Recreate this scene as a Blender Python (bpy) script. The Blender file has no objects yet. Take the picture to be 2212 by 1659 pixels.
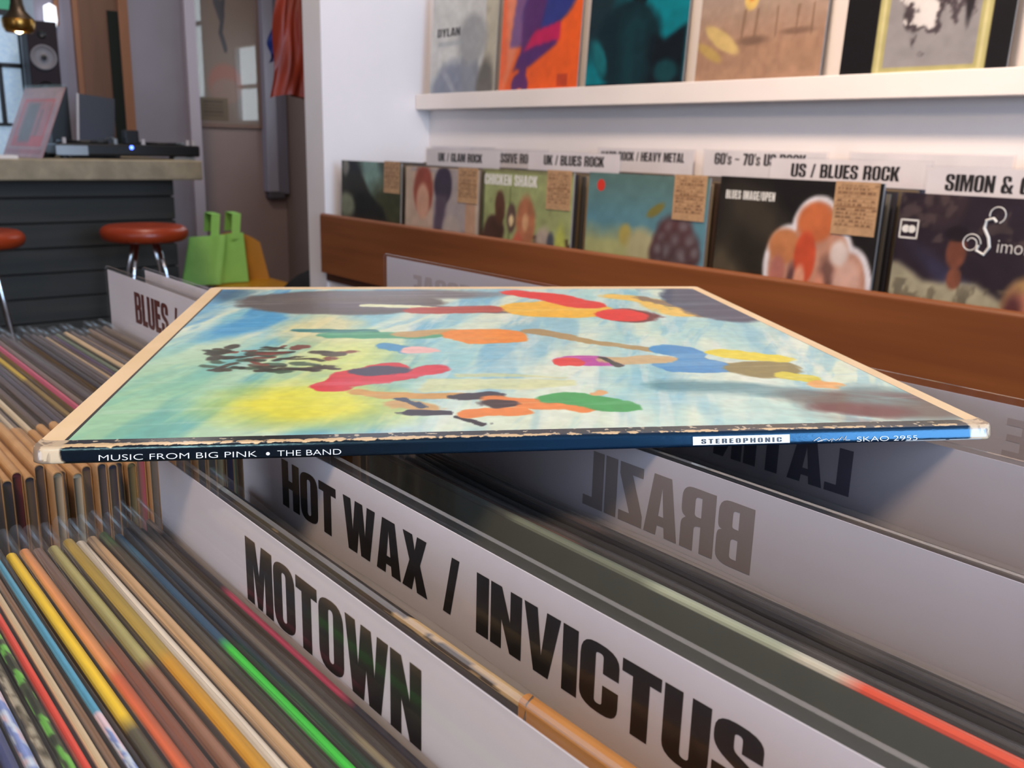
import bpy, math, random
import numpy as np
from mathutils import Vector, Matrix
from mathutils.geometry import tessellate_polygon

C = bpy.context.scene.collection
SC = bpy.context.scene
random.seed(7)
rng = np.random.default_rng(11)
PI = math.pi
H = 1.12                      # height of the camera; z below is measured from the camera and H is added on building


def lin1(c):
    c = c / 255.0
    return c / 12.92 if c <= 0.04045 else ((c + 0.055) / 1.055) ** 2.4


def L(r, g, b):
    return (lin1(r), lin1(g), lin1(b))


# ------------------------------------------------------------------ camera
cam_d = bpy.data.cameras.new('camera')
cam = bpy.data.objects.new('camera', cam_d)
C.objects.link(cam)
SC.camera = cam
FPX, PITCH, ROLL, YAW = 2007.87, 0.2498, 0.0252, 0.6987
_f = Vector((math.sin(YAW) * math.cos(PITCH), math.cos(YAW) * math.cos(PITCH), -math.sin(PITCH)))
_r = Vector((math.cos(YAW), -math.sin(YAW), 0))
_u = _r.cross(_f)
_r2 = math.cos(ROLL) * _r + math.sin(ROLL) * _u
_u2 = -math.sin(ROLL) * _r + math.cos(ROLL) * _u
M = Matrix((_r2, _u2, -_f)).transposed().to_4x4()
M.translation = (0, 0, H)
cam.matrix_world = M
cam_d.sensor_fit = 'HORIZONTAL'
cam_d.sensor_width = 36
cam_d.lens = FPX / 2212 * 36
cam_d.clip_start = 0.01
cam_d.clip_end = 60
cam_d.dof.use_dof = True
cam_d.dof.focus_distance = 0.28
cam_d.dof.aperture_fstop = 32

# ------------------------------------------------------------------ world, lights, exposure
SC.view_settings.view_transform = 'Standard'
SC.view_settings.look = 'None'
SC.view_settings.gamma = 1
SC.view_settings.exposure = 0.0
SC.view_settings.use_curve_mapping = False
SC.cycles.transparent_max_bounces = 40
SC.cycles.max_bounces = 8
SC.cycles.use_denoising = True
W = bpy.data.worlds.new('world')
SC.world = W
W.use_nodes = True
W.node_tree.nodes['Background'].inputs[0].default_value = (0.62, 0.78, 1.0, 1)
W.node_tree.nodes['Background'].inputs[1].default_value = 1.2


def area(name, loc, target, size, power, col, size_y=None, spread=180):
    d = bpy.data.lights.new(name, 'AREA')
    d.energy = power
    d.color = col
    d.shape = 'RECTANGLE' if size_y else 'DISK'
    d.size = size
    if size_y:
        d.size_y = size_y
    d.spread = math.radians(spread)
    o = bpy.data.objects.new(name, d)
    C.objects.link(o)
    o.location = (loc[0], loc[1], loc[2] + H)
    v = Vector(target) - Vector(loc)
    o.rotation_euler = v.to_track_quat('-Z', 'Y').to_euler()
    return o


WARM = (1.0, 0.70, 0.45)
COOL = (0.50, 0.71, 1.0)
area('ceiling_light_bin', (-0.62, -0.25, 1.36), (0.15, 0.2, 0), 0.42, 18, WARM)
area('ceiling_light_wall', (0.72, 0.75, 1.44), (1.72, 0.85, .1), 0.3, 14.5, (1.0, 0.74, 0.54), spread=108)
area('ceiling_light_corner', (0.75, 2.05, 1.44), (1.5, 2.4, -.3), 0.3, 7, (1.0, 0.84, 0.72))
area('window_daylight', (0.72, -2.55, 0.55), (0.72, 0, 0.45), 1.62, 112, COOL, 1.55)
area('window_daylight_left', (-2.25, 0.3, 0.35), (0, 0.3, 0.1), 1.4, 14, (0.80, 0.84, 1.0), 1.2)  # fill light added on the left to brighten the divider card faces
area('window_daylight_bar', (0.55, 4.80, 0.30), (0.55, 2.0, -0.3), 0.8, 1.2, COOL, 0.6)
area('ceiling_light_bar', (1.2, 3.5, 1.40), (1.4, 3.9, -0.5), 0.3, 10, (1.0, 0.82, 0.70))


# ------------------------------------------------------------------ materials
def mat(name, col=(0.5, 0.5, 0.5), rough=0.5, spec=0.5, metal=0.0, coat=0.0, emis=None, estr=0.0, attr=None):
    m = bpy.data.materials.new(name)
    m.use_nodes = True
    nt = m.node_tree
    b = nt.nodes['Principled BSDF']
    b.inputs['Base Color'].default_value = (*col, 1)
    b.inputs['Roughness'].default_value = rough
    b.inputs['Specular IOR Level'].default_value = spec
    b.inputs['Metallic'].default_value = metal
    b.inputs['Coat Weight'].default_value = coat
    b.inputs['Coat Roughness'].default_value = 0.06
    if emis:
        b.inputs['Emission Color'].default_value = (*emis, 1)
        b.inputs['Emission Strength'].default_value = estr
    if attr:
        a = nt.nodes.new('ShaderNodeVertexColor')
        a.layer_name = attr
        nt.links.new(a.outputs['Color'], b.inputs['Base Color'])
    return m


def noisy(name, c1, c2, scale=(4, 4, 4), detail=6, rough=0.6, spec=0.4, lo=0.35, hi=0.65, bump=0.0, coat=0.0, kind='noise'):
    m = mat(name, c1, rough, spec, coat=coat)
    nt = m.node_tree
    b = nt.nodes['Principled BSDF']
    tc = nt.nodes.new('ShaderNodeTexCoord')
    mp = nt.nodes.new('ShaderNodeMapping')
    mp.inputs['Scale'].default_value = scale
    nt.links.new(tc.outputs['Object'], mp.inputs[0])
    n = nt.nodes.new('ShaderNodeTexNoise')
    n.inputs['Scale'].default_value = 1.0
    n.inputs['Detail'].default_value = detail
    nt.links.new(mp.outputs[0], n.inputs['Vector'])
    r = nt.nodes.new('ShaderNodeValToRGB')
    r.color_ramp.elements[0].position = lo
    r.color_ramp.elements[1].position = hi
    r.color_ramp.elements[0].color = (*c1, 1)
    r.color_ramp.elements[1].color = (*c2, 1)
    nt.links.new(n.outputs['Fac'], r.inputs[0])
    nt.links.new(r.outputs[0], b.inputs['Base Color'])
    if bump:
        bp = nt.nodes.new('ShaderNodeBump')
        bp.inputs['Strength'].default_value = bump
        bp.inputs['Distance'].default_value = 0.003
        nt.links.new(n.outputs['Fac'], bp.inputs['Height'])
        nt.links.new(bp.outputs[0], b.inputs['Normal'])
    return m


def clear(name, tint=(1, 1, 1), ior=1.45, rough=0.08, haze=0.0, gain=1.0):
    """thin clear plastic: see-through with a mirror sheen that grows towards grazing angles"""
    m = bpy.data.materials.new(name)
    m.use_nodes = True
    nt = m.node_tree
    nt.nodes.clear()
    out = nt.nodes.new('ShaderNodeOutputMaterial')
    tr = nt.nodes.new('ShaderNodeBsdfTransparent')
    tr.inputs[0].default_value = (*tint, 1)
    gl = nt.nodes.new('ShaderNodeBsdfGlossy')
    gl.inputs['Roughness'].default_value = rough
    f0 = ((ior - 1) / (ior + 1)) ** 2
    fr = nt.nodes.new('ShaderNodeMapRange')      # Schlick reflectance, the same from both sides of the sheet
    fr.inputs['To Min'].default_value = f0
    fr.inputs['To Max'].default_value = 1.0
    lw = nt.nodes.new('ShaderNodeLayerWeight')
    lw.inputs['Blend'].default_value = 0.5
    pw = nt.nodes.new('ShaderNodeMath')
    pw.operation = 'POWER'
    pw.inputs[1].default_value = 5.0
    nt.links.new(lw.outputs['Facing'], pw.inputs[0])
    nt.links.new(pw.outputs[0], fr.inputs['Value'])
    mx = nt.nodes.new('ShaderNodeMixShader')
    base = tr.outputs[0]
    if haze:
        df = nt.nodes.new('ShaderNodeBsdfDiffuse')
        df.inputs[0].default_value = (0.8, 0.8, 0.8, 1)
        m2 = nt.nodes.new('ShaderNodeMixShader')
        m2.inputs[0].default_value = haze
        nt.links.new(tr.outputs[0], m2.inputs[1])
        nt.links.new(df.outputs[0], m2.inputs[2])
        base = m2.outputs[0]
    g = nt.nodes.new('ShaderNodeMath')
    g.operation = 'MULTIPLY'
    g.inputs[1].default_value = gain
    g.use_clamp = True
    nt.links.new(fr.outputs[0], g.inputs[0])
    nt.links.new(g.outputs[0], mx.inputs[0])
    nt.links.new(base, mx.inputs[1])
    nt.links.new(gl.outputs[0], mx.inputs[2])
    nt.links.new(mx.outputs[0], out.inputs[0])
    return m


PRINT = mat('printed_card', rough=0.42, spec=0.4, attr='Col')
PRINTG = mat('glossy_print', rough=0.35, spec=0.35, coat=0.1, attr='Col')
SPINEM = mat('laminated_spine', rough=0.2, spec=0.75, attr='Col')
_n = SPINEM.node_tree
_n.nodes['Principled BSDF'].inputs['Specular Tint'].default_value = (0.24, 0.62, 1.0, 1)  # blue put into the sheen to deepen the window's reflection
_tc, _mp, _nz, _bp = (_n.nodes.new(q) for q in ('ShaderNodeTexCoord', 'ShaderNodeMapping', 'ShaderNodeTexNoise', 'ShaderNodeBump'))
_mp.inputs['Scale'].default_value = (700, 2500, 2500)
_nz.inputs['Detail'].default_value = 3
_bp.inputs['Strength'].default_value = 0.10
_bp.inputs['Distance'].default_value = 0.0004
_n.links.new(_tc.outputs['Object'], _mp.inputs[0])
_n.links.new(_mp.outputs[0], _nz.inputs['Vector'])
_nz.inputs['Scale'].default_value = 1
_n.links.new(_nz.outputs['Fac'], _bp.inputs['Height'])
_n.links.new(_bp.outputs[0], _n.nodes['Principled BSDF'].inputs['Normal'])
CREAM = noisy('cream_board', L(234, 204, 160), L(226, 194, 146), (30, 30, 30), rough=0.5)
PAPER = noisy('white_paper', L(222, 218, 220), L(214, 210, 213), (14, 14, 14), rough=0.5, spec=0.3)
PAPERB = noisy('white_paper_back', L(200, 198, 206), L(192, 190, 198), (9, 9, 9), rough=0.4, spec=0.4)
INK = mat('black_ink', L(24, 20, 18), 0.35, 0.5)
SHOWT = mat('show_through_ink', L(138, 130, 128), 0.45, 0.4)
SHOWD = mat('show_through_ink_dark', L(96, 96, 112), 0.45, 0.4)
SHOWP = mat('show_through_ink_pale', L(176, 168, 172), 0.45, 0.4)
INKR = mat('red_black_ink', L(92, 34, 22), 0.4, 0.5)
WINK = mat('white_ink', L(232, 232, 226), 0.5, 0.3)
PINK_INK = mat('crimson_ink', L(196, 30, 84), 0.5, 0.3)
FILM = clear('plastic_film', ior=1.34, rough=0.2, haze=0.03, gain=0.4)
FILMC = clear('cover_film', ior=1.35, rough=0.10, haze=0.0, gain=0.6)
PLAST = clear('clear_divider_plastic', tint=(0.985, 0.985, 0.99), ior=1.42, rough=0.07, haze=0.012)
EDGE = clear('plastic_edge', tint=(0.93, 0.93, 0.97), ior=1.5, rough=0.12, haze=0.13)
TAN = noisy('tan_card', L(206, 166, 118), L(192, 150, 102), (60, 60, 60), rough=0.75, spec=0.2)
STEEL = mat('staple_wire', L(120, 100, 80), 0.35, 0.5, 0.8)
WHITEW = noisy('white_painted_wall', L(236, 230, 228), L(230, 224, 222), (3, 3, 3), rough=0.34, spec=0.45)
LEDGEM = noisy('white_painted_wood', L(236, 228, 222), L(230, 222, 216), (5, 5, 5), rough=0.45, spec=0.4)
GREYW = noisy('grey_room_paint', L(178, 168, 170), L(170, 160, 162), (3, 3, 3), rough=0.7)
CEIL = mat('ceiling_paint', L(214, 208, 204), 0.8)
FLOORM = noisy('floor_boards', L(66, 48, 36), L(86, 64, 48), (2, 30, 2), rough=0.5)
WOOD = noisy('stained_wood_rail', L(112, 62, 30), L(136, 80, 42), (26, 1.6, 30), detail=5, rough=0.42, spec=0.4, lo=0.3, hi=0.72)
WOODD = noisy('dark_stained_wood', L(74, 42, 26), L(90, 52, 32), (26, 1.6, 30), rough=0.5)
PLY = noisy('bin_plywood', L(122, 96, 66), L(140, 110, 78), (20, 20, 3), rough=0.6)
CONC = noisy('concrete', L(168, 156, 130), L(142, 132, 110), (14, 14, 14), detail=9, rough=0.75, spec=0.3, bump=0.3)
PLANK = noisy('dark_planks', L(50, 50, 46), L(62, 60, 54), (1.5, 30, 26), rough=0.6)
PLANKG = mat('plank_gap', L(18, 18, 18), 0.8)
ORANGE = noisy('orange_vinyl', L(164, 60, 24), L(148, 50, 20), (8, 8, 8), rough=0.34, spec=0.5)
CHROME = mat('chrome', (0.75, 0.76, 0.78), 0.12, 0.5, 1.0)
BLACKP = mat('black_plastic', L(24, 24, 26), 0.4)
BLACKC = noisy('black_cloth', L(22, 22, 26), L(32, 32, 38), (20, 20, 20), rough=0.85)
SPKW = mat('dark_speaker_veneer', L(38, 28, 32), 0.6, 0.2)
CONE = mat('grey_speaker_cone', L(120, 116, 120), 0.5)
BRASS = mat('aged_brass', L(150, 110, 50), 0.25, 0.5, 0.9)
BRASSD = mat('dark_bronze', L(62, 50, 36), 0.4, 0.5, 0.6)
BULB = mat('lit_bulb', (1, 0.9, 0.6), emis=(1.0, 0.82, 0.5), estr=9)
LED = mat('blue_led', (0.1, 0.15, 1), emis=(0.06, 0.12, 1.0), estr=9)
SCONCE = mat('lit_lamp_glass', (1, 1, 1), emis=(0.86, 0.92, 1.0), estr=1.6)
FROST = noisy('frosted_glass', L(170, 200, 225), L(196, 220, 240), (60, 60, 60), rough=0.35)
_b = FROST.node_tree.nodes['Principled BSDF']
_b.inputs['Emission Color'].default_value = (0.50, 0.66, 0.82, 1)
_b.inputs['Emission Strength'].default_value = 0.36
GREENG = mat('green_glass', L(70, 160, 120), 0.3, emis=L(70, 160, 120), estr=0.35)
IRON = mat('black_iron', L(28, 30, 34), 0.5)
WINDW = mat('grey_window_frame', L(150, 164, 176), 0.5)
DOORW = noisy('door_wood', L(104, 74, 56), L(118, 84, 64), (14, 14, 2), rough=0.5)
DOORF = noisy('door_frame_wood', L(142, 96, 68), L(154, 106, 76), (14, 14, 2), rough=0.5)
DARKG = mat('dark_green_glass', L(32, 38, 34), 0.2)
SILVER = mat('brushed_silver', L(150, 156, 160), 0.35, 0.5, 0.5)
LAPT = mat('laptop_lid', L(66, 68, 76), 0.4, 0.5, 0.3)
LAPE = mat('laptop_edge', L(190, 186, 188), 0.4)
BAGO = noisy('orange_plastic_bag', L(128, 40, 18), L(112, 34, 14), (9, 9, 4), rough=0.3, bump=0.6)
BAGB = noisy('blue_plastic_bag', L(28, 52, 130), L(22, 40, 100), (9, 9, 4), rough=0.35, bump=0.5)
BAGG = noisy('lime_tote', L(176, 244, 130), L(160, 232, 116), (9, 9, 6), rough=0.6)
YELLOWP = mat('yellow_moulded_plastic', L(206, 142, 16), 0.4)
DUCT = mat('duct_paint', L(156, 156, 172), 0.5)
GLASSP = clear('picture_glass', ior=1.5, rough=0.03)
REDDOT = mat('red_sticker', L(214, 58, 42), 0.5)
BLACKB = mat('black_print', L(14, 13, 14), 0.32, 0.5, coat=0.3)


# ------------------------------------------------------------------ mesh helper
class MB:
    def __init__(self):
        self.v, self.f, self.m, self.c = [], [], [], []

    def add(self, vs, fs, mi=0, col=(1, 1, 1)):
        o = len(self.v)
        self.v += [tuple(p) for p in vs]
        self.f += [tuple(i + o for i in q) for q in fs]
        self.m += [mi] * len(fs)
        if len(col) == 3 and not hasattr(col[0], '__len__'):
            self.c += [tuple(col)] * len(vs)
        else:
            self.c += [tuple(q) for q in col]
        return self

    def box(self, x0, x1, y0, y1, z0, z1, mi=0, col=(1, 1, 1)):
        vs = [(x, y, z) for x in (x0, x1) for y in (y0, y1) for z in (z0, z1)]
        return self.add(vs, [(0, 1, 3, 2), (4, 6, 7, 5), (0, 4, 5, 1), (2, 3, 7, 6), (0, 2, 6, 4), (1, 5, 7, 3)], mi, col)

    def grid(self, fn, nu, nv, mi=0, cols=None, col=(1, 1, 1)):
        vs = [fn(i / nu, j / nv) for j in range(nv + 1) for i in range(nu + 1)]
        n = nu + 1
        fs = [(j * n + i, j * n + i + 1, (j + 1) * n + i + 1, (j + 1) * n + i) for j in range(nv) for i in range(nu)]
        return self.add(vs, fs, mi, cols if cols is not None else col)

    def lathe(self, prof, n=32, mi=0, center=(0, 0, 0), col=(1, 1, 1), axis='z'):
        vs = []
        for r, z in prof:
            for k in range(n):
                a = 2 * PI * k / n
                p = (r * math.cos(a), r * math.sin(a), z)
                if axis == 'y':
                    p = (r * math.cos(a), z, r * math.sin(a))
                vs.append((p[0] + center[0], p[1] + center[1], p[2] + center[2]))
        fs = []
        for j in range(len(prof) - 1):
            for k in range(n):
                fs.append((j * n + k, j * n + (k + 1) % n, (j + 1) * n + (k + 1) % n, (j + 1) * n + k))
        return self.add(vs, fs, mi, col)

    def tube(self, pts, rad, n=10, mi=0, col=(1, 1, 1), cap=True):
        pts = [Vector(p) for p in pts]
        vs = []
        for i, p in enumerate(pts):
            d = (pts[min(i + 1, len(pts) - 1)] - pts[max(i - 1, 0)]).normalized()
            a = Vector((0, 0, 1)) if abs(d.z) < 0.9 else Vector((1, 0, 0))
            e1 = d.cross(a).normalized()
            e2 = d.cross(e1)
            rr = rad[i] if hasattr(rad, '__len__') else rad
            for k in range(n):
                t = 2 * PI * k / n
                vs.append(p + e1 * (rr * math.cos(t)) + e2 * (rr * math.sin(t)))
        fs = [(j * n + k, j * n + (k + 1) % n, (j + 1) * n + (k + 1) % n, (j + 1) * n + k) for j in range(len(pts) - 1) for k in range(n)]
        if cap:
            fs.append(tuple(range(n))[::-1])
            fs.append(tuple((len(pts) - 1) * n + k for k in range(n)))
        return self.add(vs, fs, mi, col)

    def mesh(self, name, mats, smooth=False):
        me = bpy.data.meshes.new(name)
        me.from_pydata(self.v, [], self.f)
        for m in mats:
            me.materials.append(m)
        me.polygons.foreach_set('material_index', self.m)
        ca = me.color_attributes.new('Col', 'FLOAT_COLOR', 'POINT')
        a = np.ones((len(self.v), 4), np.float32)
        a[:, :3] = np.array(self.c, np.float32)
        ca.data.foreach_set('color', a.ravel())
        if smooth:
            me.polygons.foreach_set('use_smooth', [True] * len(self.f))
        me.update()
        return me

    def build(self, name, mats, parent=None, smooth=False, loc=None, rot=None, bevel=0):
        if not isinstance(mats, (list, tuple)):
            mats = [mats]
        return link(name, self.mesh(name, mats, smooth), parent, loc, rot, bevel)


def link(name, me, parent=None, loc=None, rot=None, bevel=0):
    o = bpy.data.objects.new(name, me)
    C.objects.link(o)
    if parent:
        o.parent = parent
    if loc:
        o.location = loc
    if rot:
        o.rotation_euler = rot
    if bevel:
        b = o.modifiers.new('bevel', 'BEVEL')
        b.width = bevel
        b.segments = 3
        b.limit_method = 'ANGLE'
    return o


def tag(o, label, cat, group=None):
    o['label'] = label
    o['category'] = cat
    if group:
        o['group'] = group
    return o


def thing(name, label, cat, loc, rot=(0, 0, 0), group=None):
    o = bpy.data.objects.new(name, None)
    C.objects.link(o)
    o.empty_display_size = 0.05
    o.location = (loc[0], loc[1], loc[2] + H)
    o.rotation_euler = rot
    return tag(o, label, cat, group)


def struct(name, mb, m, **k):
    o = mb.build(name, m, loc=(0, 0, H), **k)
    o['kind'] = 'structure'
    return o


# ------------------------------------------------------------------ heavy condensed lettering
def rnd(loop, n=5):
    """loop of (x, y[, r]); corners with a radius are rounded"""
    out = []
    N = len(loop)
    for i, p in enumerate(loop):
        r = p[2] if len(p) > 2 else 0
        a, b, c = Vector(loop[i - 1][:2]), Vector(p[:2]), Vector(loop[(i + 1) % N][:2])
        if r <= 0:
            out.append((b.x, b.y))
            continue
        da, dc = (a - b), (c - b)
        ra, rc = min(r, da.length * 0.5), min(r * 1.35, dc.length * 0.5)
        p0, p1 = b + da.normalized() * ra, b + dc.normalized() * rc
        for k in range(n + 1):
            t = k / n
            q = p0 * (1 - t) ** 2 + b * 2 * t * (1 - t) + p1 * t * t
            out.append((q.x, q.y))
    return out


def _sc(loops, s):
    return [[(p[0] * s, p[1] * s) + tuple(x * s for x in p[2:]) for p in l] for l in loops]


def _sl(w):   # thin counter of round letters
    return [(0.2, 0.13, .05), (0.2, 0.87, .05), (w - 0.2, 0.87, .05), (w - 0.2, 0.13, .05)]


_S = [(.48, .66), (.48, 1, .2), (0, 1, .2), (0, .56, .14), (.29, .40, .06), (.29, .13, .04), (.2, .13, .04), (.2, .37), (0, .37), (0, 0, .2), (.49, 0, .2), (.49, .48, .14), (.2, .64, .05), (.2, .87, .04), (.28, .87, .04), (.28, .66)]
GL = {
    'O': (.5, [[(0, 0, .2), (0, 1, .2), (.5, 1, .2), (.5, 0, .2)], _sl(.5)]),
    '0': (.5, [[(0, 0, .2), (0, 1, .2), (.5, 1, .2), (.5, 0, .2)], _sl(.5)]),
    '6': (.5, [[(0, 0, .2), (0, 1, .2), (.5, 1, .2), (.5, .68), (.3, .68), (.3, .87, .04), (.2, .87, .04), (.2, .6), (.5, .62, .14), (.5, 0, .2)], [(.2, .13, .04), (.2, .48, .04), (.3, .48, .04), (.3, .13, .04)]]),
    '7': (.42, [[(0, 1), (.42, 1), (.42, .82), (.27, 0), (.06, 0), (.21, .82), (0, .82)]]),
    'M': (.68, [[(0, 0), (0, 1), (.26, 1), (.34, .5), (.42, 1), (.68, 1), (.68, 0), (.49, 0), (.49, .64), (.40, 0), (.28, 0), (.19, .64), (.19, 0)]]),
    'T': (.46, [[(0, 1), (.46, 1), (.46, .82), (.33, .82), (.33, 0), (.13, 0), (.13, .82), (0, .82)]]),
    'W': (.78, [[(0, 1), (.13, 0), (.34, 0), (.39, .45), (.44, 0), (.65, 0), (.78, 1), (.59, 1), (.54, .42), (.48, 1), (.30, 1), (.24, .42), (.19, 1)]]),
    'N': (.5, [[(0, 0), (0, 1), (.18, 1), (.32, .5), (.32, 1), (.5, 1), (.5, 0), (.32, 0), (.18, .48), (.18, 0)]]),
    'H': (.52, [[(0, 0), (0, 1), (.2, 1), (.2, .6), (.32, .6), (.32, 1), (.52, 1), (.52, 0), (.32, 0), (.32, .43), (.2, .43), (.2, 0)]]),
    'I': (.21, [[(0, 0), (0, 1), (.21, 1), (.21, 0)]]),
    'V': (.54, [[(0, 1), (.16, 0), (.38, 0), (.54, 1), (.34, 1), (.27, .3), (.2, 1)]]),
    'C': (.5, [[(.5, .6), (.5, 1, .2), (0, 1, .2), (0, 0, .2), (.5, 0, .2), (.5, .43), (.3, .43), (.3, .13, .04), (.2, .13, .04), (.2, .87, .04), (.3, .87, .04), (.3, .6)]]),
    'G': (.5, [[(.5, .62), (.5, 1, .2), (0, 1, .2), (0, 0, .2), (.28, 0, .12), (.38, .08), (.4, 0), (.5, 0), (.5, .53), (.26, .53), (.26, .38), (.3, .38), (.3, .13, .04), (.2, .13, .04), (.2, .87, .04), (.3, .87, .04), (.3, .62)]]),
    'U': (.5, [[(0, 1), (0, 0, .2), (.5, 0, .2), (.5, 1), (.3, 1), (.3, .13, .05), (.2, .13, .05), (.2, 1)]]),
    'S': (.49, [_S]),
    's': (.36, _sc([_S], .74)),
    'A': (.54, [[(0, 0), (.13, 1), (.41, 1), (.54, 0), (.34, 0), (.325, .17), (.215, .17), (.2, 0)], [(.228, .33), (.27, .8), (.312, .33)]]),
    'X': (.52, [[(0, 0), (.15, .52), (.01, 1), (.21, 1), (.26, .74), (.31, 1), (.5, 1), (.37, .52), (.52, 0), (.31, 0), (.26, .28), (.2, 0)]]),
    'B': (.5, [[(0, 0), (0, 1), (.49, 1, .16), (.49, .56, .1), (.43, .53), (.5, .49, .08), (.5, 0, .16)], [(.2, .13), (.2, .44), (.3, .44, .05), (.3, .13, .05)], [(.2, .6), (.2, .87), (.29, .87, .04), (.29, .6, .04)]]),
    'R': (.51, [[(0, 0), (0, 1), (.5, 1, .16), (.5, .55, .1), (.43, .5), (.5, .43, .06), (.5, 0), (.3, 0), (.3, .4, .05), (.2, .42), (.2, 0)], [(.2, .56), (.2, .87), (.3, .87, .05), (.3, .56, .05)]]),
    'P': (.49, [[(0, 0), (0, 1), (.49, 1, .16), (.49, .38, .16), (.2, .38), (.2, 0)], [(.2, .52), (.2, .87), (.29, .87, .05), (.29, .52, .05)]]),
    'D': (.5, [[(0, 0), (0, 1), (.5, 1, .2), (.5, 0, .2)], [(.2, .14), (.2, .86), (.3, .86, .05), (.3, .14, .05)]]),
    'E': (.4, [[(0, 0), (0, 1), (.39, 1), (.39, .82), (.2, .82), (.2, .6), (.37, .6), (.37, .43), (.2, .43), (.2, .18), (.4, .18), (.4, 0)]]),
    'L': (.37, [[(0, 0), (0, 1), (.2, 1), (.2, .18), (.37, .18), (.37, 0)]]),
    'Z': (.42, [[(0, 0), (.41, 0), (.41, .17), (.22, .17), (.41, .8), (.41, 1), (.01, 1), (.01, .83), (.19, .83), (0, .2)]]),
    'K': (.54, [[(0, 0), (0, 1), (.2, 1), (.2, .6), (.32, 1), (.52, 1), (.38, .52), (.54, 0), (.33, 0), (.2, .42), (.2, 0)]]),
    'Y': (.52, [[(0, 1), (.16, .4), (.16, 0), (.36, 0), (.36, .4), (.52, 1), (.32, 1), (.26, .66), (.2, 1)]]),
    '/': (.3, [[(0, 0), (.16, 1), (.3, 1), (.14, 0)]]),
    '-': (.26, [[(0, .38), (0, .56), (.26, .56), (.26, .38)]]),
    '~': (.42, [[(0, .42), (.03, .56, .04), (.14, .58, .06), (.28, .5, .06), (.38, .58), (.42, .5), (.36, .42, .05), (.26, .38, .06), (.12, .46, .06), (.05, .4)]]),
    "'": (.13, [[(0, 1), (.13, 1), (.1, .66), (.03, .66)]]),
    '&': (.6, [[(.6, .5), (.42, .5), (.4, .34), (.22, .62), (.2, .87, .04), (.29, .87, .04), (.29, .68), (.47, .68), (.47, 1, .18), (.04, 1, .18), (.04, .68, .1), (.1, .54), (0, .44, .1), (0, 0, .18), (.3, 0, .1), (.38, .08), (.42, 0), (.62, 0), (.52, .2)], [(.2, .14, .04), (.2, .4, .04), (.32, .2, .03), (.3, .14, .03)]]),
    ' ': (.24, []),
    '_': (.12, []),
}
_tess = {}


def glyph(ch):
    if ch not in _tess:
        w, loops = GL[ch]
        ls = [rnd(l) for l in loops]
        flat = [p for l in ls for p in l]
        tris = tessellate_polygon([[Vector((p[0], p[1], 0)) for p in l] for l in ls]) if ls else []
        _tess[ch] = (w, flat, [tuple(t) for t in tris])
    return _tess[ch]


def text_width(s, gap=.035):
    return sum(glyph(c)[0] + gap for c in s) - gap


def heavy_text(mb, s, fn, width, height, mi, gap=.035):
    """letters mapped by fn(u, v): u 0..width along the line, v 0..height"""
    k = width / text_width(s, gap)
    x = 0
    for ch in s:
        w, flat, tris = glyph(ch)
        if flat:
            mb.add([fn((x + p[0]) * k, p[1] * height) for p in flat], tris, mi)
        x += w + gap


_bcache = {}


def bfont(s):
    """built-in Blender lettering as flat triangles, normalised to height 1 for capitals"""
    if s not in _bcache:
        cu = bpy.data.curves.new('tmp_text', 'FONT')
        cu.body = s
        cu.offset = -.012
        o = bpy.data.objects.new('tmp_text', cu)
        C.objects.link(o)
        bpy.context.view_layer.update()
        dg = bpy.context.evaluated_depsgraph_get()
        me = bpy.data.meshes.new_from_object(o.evaluated_get(dg))
        vs = np.array([v.co[:2] for v in me.vertices])
        fs = [tuple(p.vertices) for p in me.polygons]
        bpy.data.objects.remove(o)
        bpy.data.curves.remove(cu)
        bpy.data.meshes.remove(me)
        vs[:, 0] -= vs[:, 0].min()
        w = vs[:, 0].max()
        _bcache[s] = (vs / 0.69, fs, w / 0.69)
    return _bcache[s]


def thin_text(mb, s, fn, width, height, mi):
    vs, fs, w = bfont(s)
    mb.add([fn(p[0] / w * width, p[1] * height) for p in vs], fs, mi)


# ------------------------------------------------------------------ painter: colours for the vertices of printed surfaces
def vnoise(h, w, sy, sx, seed):
    g = np.random.default_rng(seed).random((sy + 3, sx + 3))
    y = np.linspace(0, sy, h)[:, None]
    x = np.linspace(0, sx, w)[None, :]
    yi, xi = y.astype(int), x.astype(int)
    fy, fx = y - yi, x - xi
    fy, fx = fy * fy * (3 - 2 * fy), fx * fx * (3 - 2 * fx)
    return (g[yi, xi] * (1 - fy) * (1 - fx) + g[yi + 1, xi] * fy * (1 - fx) + g[yi, xi + 1] * (1 - fy) * fx + g[yi + 1, xi + 1] * fy * fx)


def fbm(h, w, sy, sx, seed, o=4):
    r, a, t = 0, 1.0, 0
    for i in range(o):
        r = r + a * vnoise(h, w, max(1, int(sy * 2 ** i)), max(1, int(sx * 2 ** i)), seed + i)
        t += a
        a *= .55
    return r / t


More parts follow.
